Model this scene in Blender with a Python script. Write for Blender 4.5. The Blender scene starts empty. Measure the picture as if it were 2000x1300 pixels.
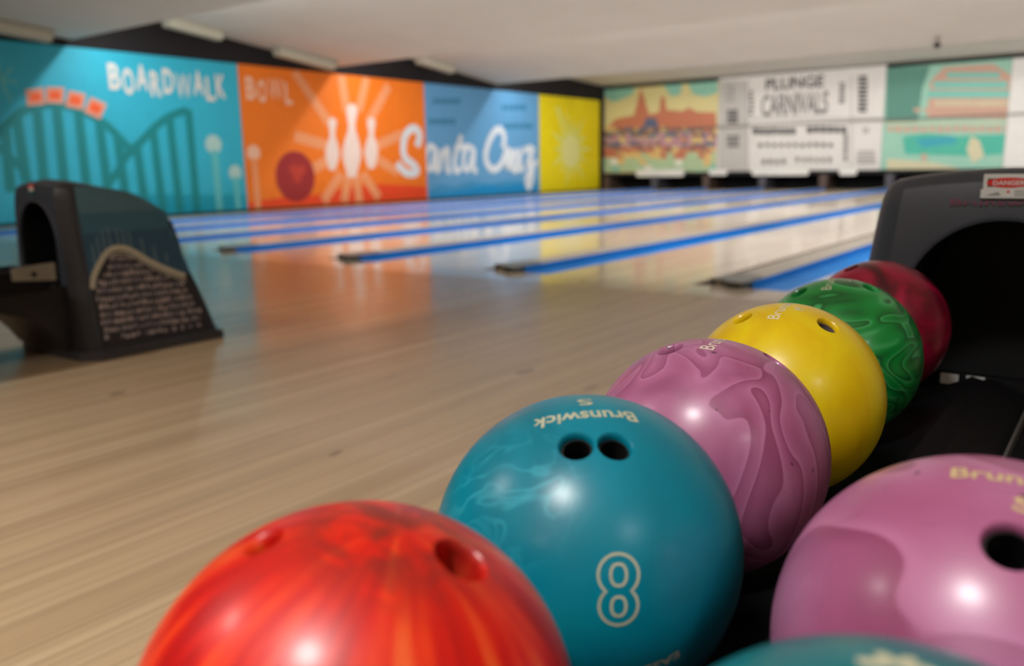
import bpy, bmesh, math, random
from mathutils import Vector, Matrix
random.seed(7)
S = bpy.context.scene
COL = S.collection

# ------------------------------------------------------------------ camera, world, lights, exposure
S.view_settings.view_transform = 'Standard'
S.view_settings.look = 'None'
S.view_settings.exposure = 0.0
S.view_settings.gamma = 1.0
S.view_settings.use_curve_mapping = False

YAW, PITCH, ROLL, CAM_H = 0.63587, 0.19364, -0.01772, 0.7273
fw = Vector((-math.sin(YAW)*math.cos(PITCH), math.cos(YAW)*math.cos(PITCH), -math.sin(PITCH)))
rt = Vector((math.cos(YAW), math.sin(YAW), 0)); up = rt.cross(fw)
r2 = rt*math.cos(ROLL)+up*math.sin(ROLL); u2 = -rt*math.sin(ROLL)+up*math.cos(ROLL)
cam_data = bpy.data.cameras.new('camera'); cam = bpy.data.objects.new('camera', cam_data); COL.objects.link(cam)
m = Matrix((r2, u2, -fw)).transposed().to_4x4(); m.translation = (0, 0, CAM_H); cam.matrix_world = m
cam_data.sensor_width = 36; cam_data.lens = 36*1650/2000; cam_data.clip_start = 0.02; cam_data.clip_end = 100
cam_data.dof.use_dof = True; cam_data.dof.focus_distance = 0.80; cam_data.dof.aperture_fstop = 4.2
S.camera = cam

world = bpy.data.worlds.new('world'); S.world = world; world.use_nodes = True
world.node_tree.nodes['Background'].inputs[0].default_value = (.5, .5, .5, 1)
world.node_tree.nodes['Background'].inputs[1].default_value = 0.3

def area(name, loc, rot, sx, sy, power, col, shape='RECTANGLE', spread=180):
    l = bpy.data.lights.new(name, 'AREA'); l.shape = shape; l.size = sx; l.size_y = sy; l.energy = power; l.color = col
    l.spread = math.radians(spread)
    o = bpy.data.objects.new(name, l); COL.objects.link(o); o.location = loc; o.rotation_euler = rot; return o
WARM = (1, .975, .94); COOL = (.86, .94, 1)
# lamps in the ceiling behind the camera, then an added fill row
for x, p in ((-3.75, 60), (-.28, 67), (3.8, 64)):
    area('overhead_light', (x, -1.27, 3.27), (0, 0, 0), .62, .62, p, WARM, 'DISK', 128)
for x in (-3.75, -.28, 3.8):  # extra rear row, large soft panels added as fill light
    area('overhead_light', (x, -4.4, 3.27), (0, 0, 0), 2.4, 1.6, 72, WARM, 'RECTANGLE', 125)
# strips hidden behind every step of the sawtooth ceiling
for y, p in ((7.1, 198), (12.6, 180), (18.1, 180)):
    area('cove_strip_light', (-2.25, y+.28, 3.12), (math.radians(14), 0, 0), 21.9, .10, p*2.1, WARM)
    area('cove_strip_uplight', (-1.9, y+.2, 3.02), (math.radians(125), 0, 0), 21.2, .06, p*.64, WARM)
area('pit_mask_light', (-2.4, 22.0, 2.9), (math.radians(55), 0, 0), 22, .1, 22, WARM)

# ------------------------------------------------------------------ helpers
def lin(c):
    return tuple((v/255/12.92 if v/255 <= .04045 else ((v/255+.055)/1.055)**2.4) for v in c)
MATS = {}
def mat(name, rgb, rough=.5, metal=0, coat=0, coat_r=.05, spec=.5, noise=0, nscale=20, emit=None):
    if name in MATS: return MATS[name]
    M = bpy.data.materials.new(name); M.use_nodes = True; nt = M.node_tree; b = nt.nodes['Principled BSDF']
    c = lin(rgb)+(1,)
    b.inputs['Base Color'].default_value = c; b.inputs['Roughness'].default_value = rough; b.inputs['Metallic'].default_value = metal
    b.inputs['Coat Weight'].default_value = coat; b.inputs['Coat Roughness'].default_value = coat_r
    b.inputs['Specular IOR Level'].default_value = spec
    if noise:
        n = nt.nodes.new('ShaderNodeTexNoise'); n.inputs['Scale'].default_value = nscale; n.inputs['Detail'].default_value = 4
        tc = nt.nodes.new('ShaderNodeTexCoord'); nt.links.new(tc.outputs['Object'], n.inputs['Vector'])
        r = nt.nodes.new('ShaderNodeValToRGB'); r.color_ramp.elements[0].position = .3; r.color_ramp.elements[1].position = .7
        r.color_ramp.elements[0].color = tuple(v*(1-noise) for v in c[:3])+(1,)
        r.color_ramp.elements[1].color = tuple(min(1, v*(1+noise)) for v in c[:3])+(1,)
        nt.links.new(n.outputs['Fac'], r.inputs['Fac']); nt.links.new(r.outputs['Color'], b.inputs['Base Color'])
    MATS[name] = M; return M

class NT:
    """short node-writing helper"""
    def __init__(s, name, **kw):
        s.M = mat(name, (128, 128, 128), **kw); s.t = s.M.node_tree; s.b = s.t.nodes['Principled BSDF']
    def n(s, typ, inputs=None, **props):
        d = s.t.nodes.new('ShaderNode'+typ)
        for k, v in props.items(): setattr(d, k, v)
        for k, v in (inputs or {}).items():
            if isinstance(v, bpy.types.NodeSocket): s.t.links.new(v, d.inputs[k])
            else: d.inputs[k].default_value = v
        return d
    def math(s, op, a, b=0.0, clamp=False):
        return s.n('Math', {0: a, 1: b}, operation=op, use_clamp=clamp).outputs[0]
    def obj(s): return s.n('TexCoord').outputs['Object']
    def gen(s): return s.n('TexCoord').outputs['Object']
    def noise(s, vec, scale, detail=2, dist=0, rough=.5):
        return s.n('TexNoise', {'Vector': vec, 'Scale': scale, 'Detail': detail, 'Distortion': dist, 'Roughness': rough}).outputs['Fac']
    def noisec(s, vec, scale, detail=2):
        return s.n('TexNoise', {'Vector': vec, 'Scale': scale, 'Detail': detail}).outputs['Color']
    def map(s, vec, scale=(1, 1, 1), loc=(0, 0, 0), rot=(0, 0, 0)):
        return s.n('Mapping', {'Vector': vec, 'Scale': scale, 'Location': loc, 'Rotation': rot}).outputs[0]
    def ramp(s, fac, stops, interp='LINEAR'):
        r = s.n('ValToRGB', {'Fac': fac}); cr = r.color_ramp; cr.interpolation = interp
        while len(cr.elements) < len(stops): cr.elements.new(.5)
        for e, (p, c) in zip(cr.elements, stops):
            e.position = p; e.color = (lin(c)+(1,)) if isinstance(c, tuple) else (c, c, c, 1)
        return r.outputs['Color']
    def mix(s, fac, a, b, blend='MIX'):
        d = s.n('Mix', data_type='RGBA', blend_type=blend)
        for i, v in ((0, fac), (6, a), (7, b)):
            if isinstance(v, bpy.types.NodeSocket): s.t.links.new(v, d.inputs[i])
            elif isinstance(v, tuple): d.inputs[i].default_value = lin(v)+(1,)
            else: d.inputs[i].default_value = v
        return d.outputs[2]
    def color(s, sock): s.t.links.new(sock, s.b.inputs['Base Color']); return s.M
    def rough(s, sock): s.t.links.new(sock, s.b.inputs['Roughness'])
    def bump(s, h, strength=.2, dist=.01):
        d = s.n('Bump', {'Height': h, 'Strength': strength, 'Distance': dist}); s.t.links.new(d.outputs[0], s.b.inputs['Normal'])

def obj(name, bm, mats, parent=None, smooth=False, loc=None):
    me = bpy.data.meshes.new(name); bm.normal_update(); bm.to_mesh(me); bm.free()
    for mm in (mats if isinstance(mats, (list, tuple)) else [mats]): me.materials.append(mm)
    if smooth is not False:
        for p in me.polygons: p.use_smooth = True
        if smooth is not True: me.set_sharp_from_angle(angle=math.radians(smooth))
    o = bpy.data.objects.new(name, me); COL.objects.link(o)
    if parent: o.parent = parent
    if loc: o.location = loc
    return o
def tag(o, label=None, cat=None, group=None, kind=None):
    for k, v in (('label', label), ('category', cat), ('group', group), ('kind', kind)):
        if v: o[k] = v
    return o
def empty(name, loc, label, cat, group=None):
    o = bpy.data.objects.new(name, None); COL.objects.link(o); o.location = loc; return tag(o, label, cat, group)
def box(bm, x0, x1, y0, y1, z0, z1, mi=0, bev=0):
    r = bmesh.ops.create_cube(bm, size=1); vs = r['verts']
    for v in vs: v.co = Vector(((x0+x1)/2+v.co.x*(x1-x0), (y0+y1)/2+v.co.y*(y1-y0), (z0+z1)/2+v.co.z*(z1-z0)))
    fs = {f for v in vs for f in v.link_faces}
    for f in fs: f.material_index = mi
    if bev:
        es = {e for v in vs for e in v.link_edges}
        bmesh.ops.bevel(bm, geom=list(es), offset=bev, segments=2, affect='EDGES', profile=.6)
def poly(bm, pts, mi=0):
    try: f = bm.faces.new([bm.verts.new(p) for p in pts]); f.material_index = mi; return f
    except ValueError: return None
def prism(bm, pts, vec, mi=0):
    """closed prism from a planar loop, swept by vec"""
    a = [bm.verts.new(p) for p in pts]; b = [bm.verts.new(Vector(p)+Vector(vec)) for p in pts]; n = len(pts)
    fs = [bm.faces.new(a), bm.faces.new(b[::-1])]+[bm.faces.new((a[i], b[i], b[(i+1) % n], a[(i+1) % n])) for i in range(n)]
    for f in fs: f.material_index = mi
    bmesh.ops.recalc_face_normals(bm, faces=fs)
def lathe(bm, prof, origin, axis, seg=40, mi=0):
    """prof = [(radius, distance along axis)]"""
    ax = Vector(axis).normalized(); t = ax.orthogonal().normalized(); b = ax.cross(t); o = Vector(origin); rings = []
    for r, d in prof:
        if r < 1e-6: rings.append([bm.verts.new(o+ax*d)])
        else: rings.append([bm.verts.new(o+ax*d+(t*math.cos(2*math.pi*i/seg)+b*math.sin(2*math.pi*i/seg))*r) for i in range(seg)])
    fs = []
    for A, B in zip(rings, rings[1:]):
        for i in range(seg):
            j = (i+1) % seg
            if len(A) == 1 and len(B) == 1: continue
            if len(A) == 1: fs.append(bm.faces.new((A[0], B[j], B[i])))
            elif len(B) == 1: fs.append(bm.faces.new((A[i], A[j], B[0])))
            else: fs.append(bm.faces.new((A[i], A[j], B[j], B[i])))
    for f in fs: f.material_index = mi
    bmesh.ops.recalc_face_normals(bm, faces=fs)
def boolean(bm_a, bm_b):
    """returns mesh of A minus B"""
    objs = []
    for k, b in enumerate((bm_a, bm_b)):
        me = bpy.data.meshes.new('tmp'); b.normal_update(); b.to_mesh(me); b.free()
        o = bpy.data.objects.new('tmp', me); COL.objects.link(o); objs.append(o)
    md = objs[0].modifiers.new('b', 'BOOLEAN'); md.operation = 'DIFFERENCE'; md.object = objs[1]; md.solver = 'EXACT'
    bpy.context.view_layer.update(); dg = bpy.context.evaluated_depsgraph_get()
    me = bpy.data.meshes.new_from_object(objs[0].evaluated_get(dg))
    for o in objs: d = o.data; bpy.data.objects.remove(o); bpy.data.meshes.remove(d)
    return me
def text2d(s, bold=0.0, shear=0.0, space=1.0, fine=None):
    """filled text as 2D verts/faces normalised so that cap height is 1 and x starts at 0; returns verts, faces, width"""
    cu = bpy.data.curves.new('tmp', 'FONT'); cu.body = s; cu.offset = bold; cu.shear = shear; cu.space_character = space
    cu.resolution_u = 4
    o = bpy.data.objects.new('tmp', cu); COL.objects.link(o); bpy.context.view_layer.update()
    dg = bpy.context.evaluated_depsgraph_get(); me = bpy.data.meshes.new_from_object(o.evaluated_get(dg))
    b = bmesh.new(); b.from_mesh(me); bmesh.ops.remove_doubles(b, verts=b.verts, dist=1e-5)
    if fine:
        for _ in range(4):
            es = [e for e in b.edges if e.calc_length() > fine]
            if not es: break
            bmesh.ops.subdivide_edges(b, edges=es, cuts=1); bmesh.ops.triangulate(b, faces=b.faces)
    b.verts.index_update()
    vs = [(v.co.x, v.co.y) for v in b.verts]; fs = [[v.index for v in f.verts] for f in b.faces]; b.free()
    bpy.data.objects.remove(o); bpy.data.curves.remove(cu); bpy.data.meshes.remove(me)
    x0 = min(v[0] for v in vs); x1 = max(v[0] for v in vs); y1 = max(v[1] for v in vs)
    return [((x-x0)/y1, y/y1) for x, y in vs], fs, (x1-x0)/y1
def text_on(bm, s, fn, mi=0, **kw):
    """fn(u, v) with u in 0..1 over the width, v in 0..1 over the cap height"""
    vs, fs, w = text2d(s, **kw)
    V = [bm.verts.new(fn(x/w, y)) for x, y in vs]
    for f in fs:
        try: bm.faces.new([V[i] for i in f]).material_index = mi
        except ValueError: pass
def ribbon_pts(pts, w, steps=4):
    """smoothed polyline offset to both sides -> list of quads (2D)"""
    P = [Vector(p) for p in pts]; Q = []
    if len(P) > 2:
        for i in range(len(P)-1):
            a, b, c, d = P[max(i-1, 0)], P[i], P[i+1], P[min(i+2, len(P)-1)]
            for k in range(steps):
                t = k/steps
                Q.append(.5*((2*b)+(c-a)*t+(2*a-5*b+4*c-d)*t*t+(3*b-3*c+d-a)*t**3))
        Q.append(P[-1])
    else: Q = P
    L, R = [], []
    for i, q in enumerate(Q):
        t = (Q[min(i+1, len(Q)-1)]-Q[max(i-1, 0)]); t = t.normalized() if t.length > 1e-9 else Vector((1, 0)); nn = Vector((-t.y, t.x))*w/2
        L.append(q+nn); R.append(q-nn)
    return [(L[i], L[i+1], R[i+1], R[i]) for i in range(len(Q)-1)]
def circle_pts(c, r, n=24): return [(c[0]+r*math.cos(2*math.pi*i/n), c[1]+r*math.sin(2*math.pi*i/n)) for i in range(n)]

# ------------------------------------------------------------------ materials
def wood(name, c_dark, c_mid, c_light, rough, coat, board=14.0):
    k = NT(name, rough=rough, coat=coat, coat_r=.06); v = k.obj()
    w = k.noise(k.map(v, (board, .5, 1)), 1.0, 3, .4)
    f = k.noise(k.map(v, (board*7, 1.1, 1)), 1.0, 3)
    bd = k.n('TexVoronoi', {'Vector': k.map(v, (26, .35, .01)), 'Scale': 1.0}, feature='F1').outputs['Color']
    bd = k.n('RGBToBW', {0: bd}).outputs[0]
    a = k.ramp(w, [(.32, c_dark), (.5, c_mid), (.68, c_light)])
    b = k.mix(k.math('MULTIPLY', f, .55), a, c_mid)
    c = k.mix(.10, b, bd, 'SOFT_LIGHT')
    lines = k.ramp(k.noise(k.map(v, (38, .25, 1)), 1.0, 2, .2), [(.40, .80), (.52, 1.0)])
    sp = k.ramp(k.noise(k.map(v, (9, 4, 1)), 1.0, 1), [(.225, .55), (.25, 1.0)])
    d = k.mix(1.0, k.mix(.6, c, lines, 'MULTIPLY'), sp, 'MULTIPLY')
    k.rough(k.math('ADD', k.math('MULTIPLY', k.noise(v, 3, 3), .08), rough-.04))
    return k.color(d)
M_APP = wood('approach_wood', (184, 157, 124), (201, 174, 140), (211, 186, 152), .22, .2)
M_LANE = wood('lane_wood', (228, 208, 182), (238, 220, 198), (242, 228, 208), .13, .3, 9)
M_BLUE = mat('gutter_blue', (0, 128, 214), .5, spec=.25, noise=.06, nscale=3)
M_CAP = mat('division_cap_beige', (172, 164, 152), .4, noise=.08, nscale=5)
M_BROWN = mat('division_side_brown', (96, 66, 50), .45, noise=.15, nscale=9)
M_BLACK = mat('wall_black', (17, 13, 19), .8, noise=.15, nscale=2)
M_PIT = mat('pit_black', (7, 7, 10), .8, noise=.2, nscale=4)
k = NT('ceiling_paint', rough=.75)
M_CEIL = k.color(k.mix(k.math('MULTIPLY', k.ramp(k.noise(k.obj(), .9, 4, .6), [(.3, 0.0), (.75, 1.0)]), .5), (208, 206, 202), (196, 192, 184)))
M_WALL = mat('wall_grey_paint', (120, 112, 104), .7, noise=.06, nscale=2)
M_FIX = mat('fixture_white', (178, 176, 162), .5, noise=.04, nscale=6)
k = NT('hood_plastic', rough=.42)
k.bump(k.noise(k.obj(), 900, 2), .25, .0006)
M_HOOD = k.color(k.ramp(k.noise(k.obj(), 6, 3), [(.3, (52, 57, 66)), (.7, (59, 64, 74))]))
M_HOODIN = mat('hood_inner_black', (6, 6, 9), .6, noise=.2, nscale=20)
M_TRAY = mat('tray_black_rubber', (5, 5, 8), .6, spec=.2, noise=.2, nscale=30)
M_METAL = mat('lift_plate_metal', (150, 146, 136), .4, metal=.6, noise=.1, nscale=30)
M_DARKM = mat('bolt_dark', (50, 48, 46), .4, metal=.7, noise=.1, nscale=30)
M_TRIM = mat('hood_base_trim', (62, 62, 68), .45, noise=.08, nscale=20)

# ------------------------------------------------------------------ the room
F0 = 4.42            # foul line
G0 = 4.80            # gutters begin
LEND = 23.3          # pin deck ends
PITCHX = 1.66
XL, XR = -13.73, 8.9
def sbox(name, *a, m=None, **k):
    b = bmesh.new(); box(b, *a, **k); return tag(obj(name, b, m), kind='structure')
sbox('floor', XL, XR, -6.0, F0, -.15, 0, m=M_APP)
sbox('floor_under_lanes', XL, XR, F0, 24.4, -.4, -.16, m=M_PIT)
sbox('trim_1', XL, XR, F0+.002, G0, -.15, 0, m=M_LANE)
tag(bpy.data.objects['trim_1'], 'pale maple strip of floor between foul line and gutters')
sbox('wall_left', XL-.2, XL, -6.2, 24.6, -.4, 3.9, m=M_BLACK)
sbox('wall_back', XL-.2, XR+.2, 24.4, 24.6, -.4, 3.9, m=M_PIT)
sbox('wall_right', XR, XR+.2, -6.2, 24.6, -.4, 3.9, m=M_WALL)
sbox('wall_front', XL-.2, XR+.2, -6.2, -6.0, -.4, 3.9, m=M_WALL)
sbox('baseboard_left', XL, XL+.04, 4.8, 23.5, -.16, .03, m=M_BLACK)
# sawtooth ceiling: profile in (y, z), swept along x
prof = [(-6.2, 3.3), (1.55, 3.3), (7.1, 2.80), (7.12, 3.46), (12.6, 2.83), (12.62, 3.46), (18.1, 2.84), (18.12, 3.42), (23.6, 3.13), (24.6, 3.13),
        (24.6, 3.9), (-6.2, 3.9)]
b = bmesh.new(); prism(b, [(XL-.2, y, z) for y, z in prof], (XR-XL+.4, 0, 0)); tag(obj('ceiling', b, M_CEIL), kind='structure')

# lanes, gutters and divisions
lane_words = {0: 'pale maple bowling lane running behind the large right ball return hood', -1: 'pale maple bowling lane left of the widest blue gutter',
    -2: 'pale maple bowling lane second left of the widest blue gutter, catching the yellow reflection',
    -3: 'pale maple bowling lane crossed by the orange mural reflection',
    -4: 'far bowling lane fourth left of the widest blue gutter',
    -5: 'far bowling lane starting behind the left ball return hood', -6: 'thin sliver of bowling lane second from the mural wall',
    -7: 'bowling lane right against the painted mural wall', 1: 'bowling lane hidden right of the right ball return', 2: 'outermost bowling lane on the right'}
gut_words = {0: 'blue lane gutter behind the right ball return hood', -1: 'widest and nearest blue gutter ending beside the green and crimson balls',
    -2: 'long bright blue gutter, second of those in view counted from the bowling balls', -3: 'blue gutter whose near end lies under the blue mural panel',
    -4: 'blue gutter with a plain brown near end below the orange mural', -5: 'faint blue gutter just right of the left ball return hood',
    -6: 'far thin blue gutter, third from the mural wall', -7: 'far thin blue gutter, second from the mural wall', 1: 'blue gutter on the far right side of the hall'}
where = {0: 'behind the right ball return hood', -1: 'along the widest nearest blue gutter', -2: 'along the long blue gutter second nearest the balls', -3: 'along the blue gutter starting under the blue mural',
    -4: 'along the gutter starting under the orange mural', -5: 'just right of the left ball return hood', -6: 'of the third gutter from the mural wall', -7: 'of the second gutter from the mural wall', 1: 'on the far right side of the hall'}
def gutter_bm(w=.235, depth=.085, th=.01, y0=G0+.05, y1=LEND, lift=0):
    """half-round open channel, local x centred, along y"""
    b = bmesh.new(); n = 12; outer = []; inner = []
    for i in range(n+1):
        t = math.pi*i/n
        inner.append((-(w/2-th)*math.cos(t), -.004-(depth-th)*math.sin(t))); outer.append((-w/2*math.cos(t), -.004-depth*math.sin(t)))
    if lift: inner[0] = (inner[0][0], lift); outer[0] = (outer[0][0], lift)
    loop = inner+outer[::-1]
    N = len(loop); A = [b.verts.new((x, y0, z)) for x, z in loop]; B = [b.verts.new((x, y1, z)) for x, z in loop]
    for i in range(N):
        j = (i+1) % N; b.faces.new((A[i], B[i], B[j], A[j]))
    for V in (A, B):
        for i in range(n):
            b.faces.new((V[i], V[i+1], V[N-2-i], V[N-1-i]))
    bmesh.ops.recalc_face_normals(b, faces=b.faces)
    return b
gut_me = None
for kx in range(2, -8, -1):
    cx = -1.04+PITCHX*kx
    b = bmesh.new(); hw = .527
    x0 = max(XL+.001, cx-hw)
    box(b, x0, cx+hw, G0+.003, LEND, -.155, 0)
    tag(obj('bowling_lane', b, M_LANE), lane_words[kx], 'bowling lane', 'maple bowling lanes')
for kx in range(1, -8, -1):
    xs = -.21+PITCHX*kx              # division centre
    if kx == -7: pass
    g = obj('gutter', gutter_bm(w=.238, depth=.035, th=.006, lift=.036), M_BLUE, smooth=40)
    g.location.x = xs+.184
    tag(g, gut_words[kx], 'gutter', 'blue lane gutters')
    g = obj('return_track_gutter', gutter_bm(w=.13, depth=.05), M_BROWN, smooth=40)
    g.location.x = xs-.236
    tag(g, 'brown channel '+where[kx], 'gutter', 'brown lane channels')
    b = bmesh.new()
    box(b, xs-.165, xs+.060, G0+.052, LEND, -.155, .034, bev=.006)
    e = obj('division_cap', b, M_CAP, smooth=30)
    b = bmesh.new(); prism(b, [(xs-.20, G0+.055, .0), (xs-.12, G0+.055, .0), (xs-.06, G0-.02, .0), (xs+.03, G0-.05, .0), (xs+.058, G0+.0, .0), (xs+.058, G0+.24, .0), (xs+.02, G0+.34, .0), (xs-.12, G0+.40, .0), (xs-.18, G0+.30, .0)], (0, 0, .038)); bmesh.ops.translate(b, verts=b.verts, vec=(0, 0, .0015))
    c = obj('end_cap', b, mat('end_cap_grey', (104, 108, 104), .35, metal=.3, noise=.1, nscale=20), e, smooth=30)
    tag(e, 'raised beige divider strip '+where[kx], 'lane divider', 'lane divider strips')
    b = bmesh.new(); box(b, xs-.305, xs+.303, G0+.003, G0+.048, -.155, -.030)
    tag(obj('gutter_end_block', b, M_BROWN), 'dark brown gutter end block '+where[kx], 'end block', 'gutter end blocks')

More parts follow.
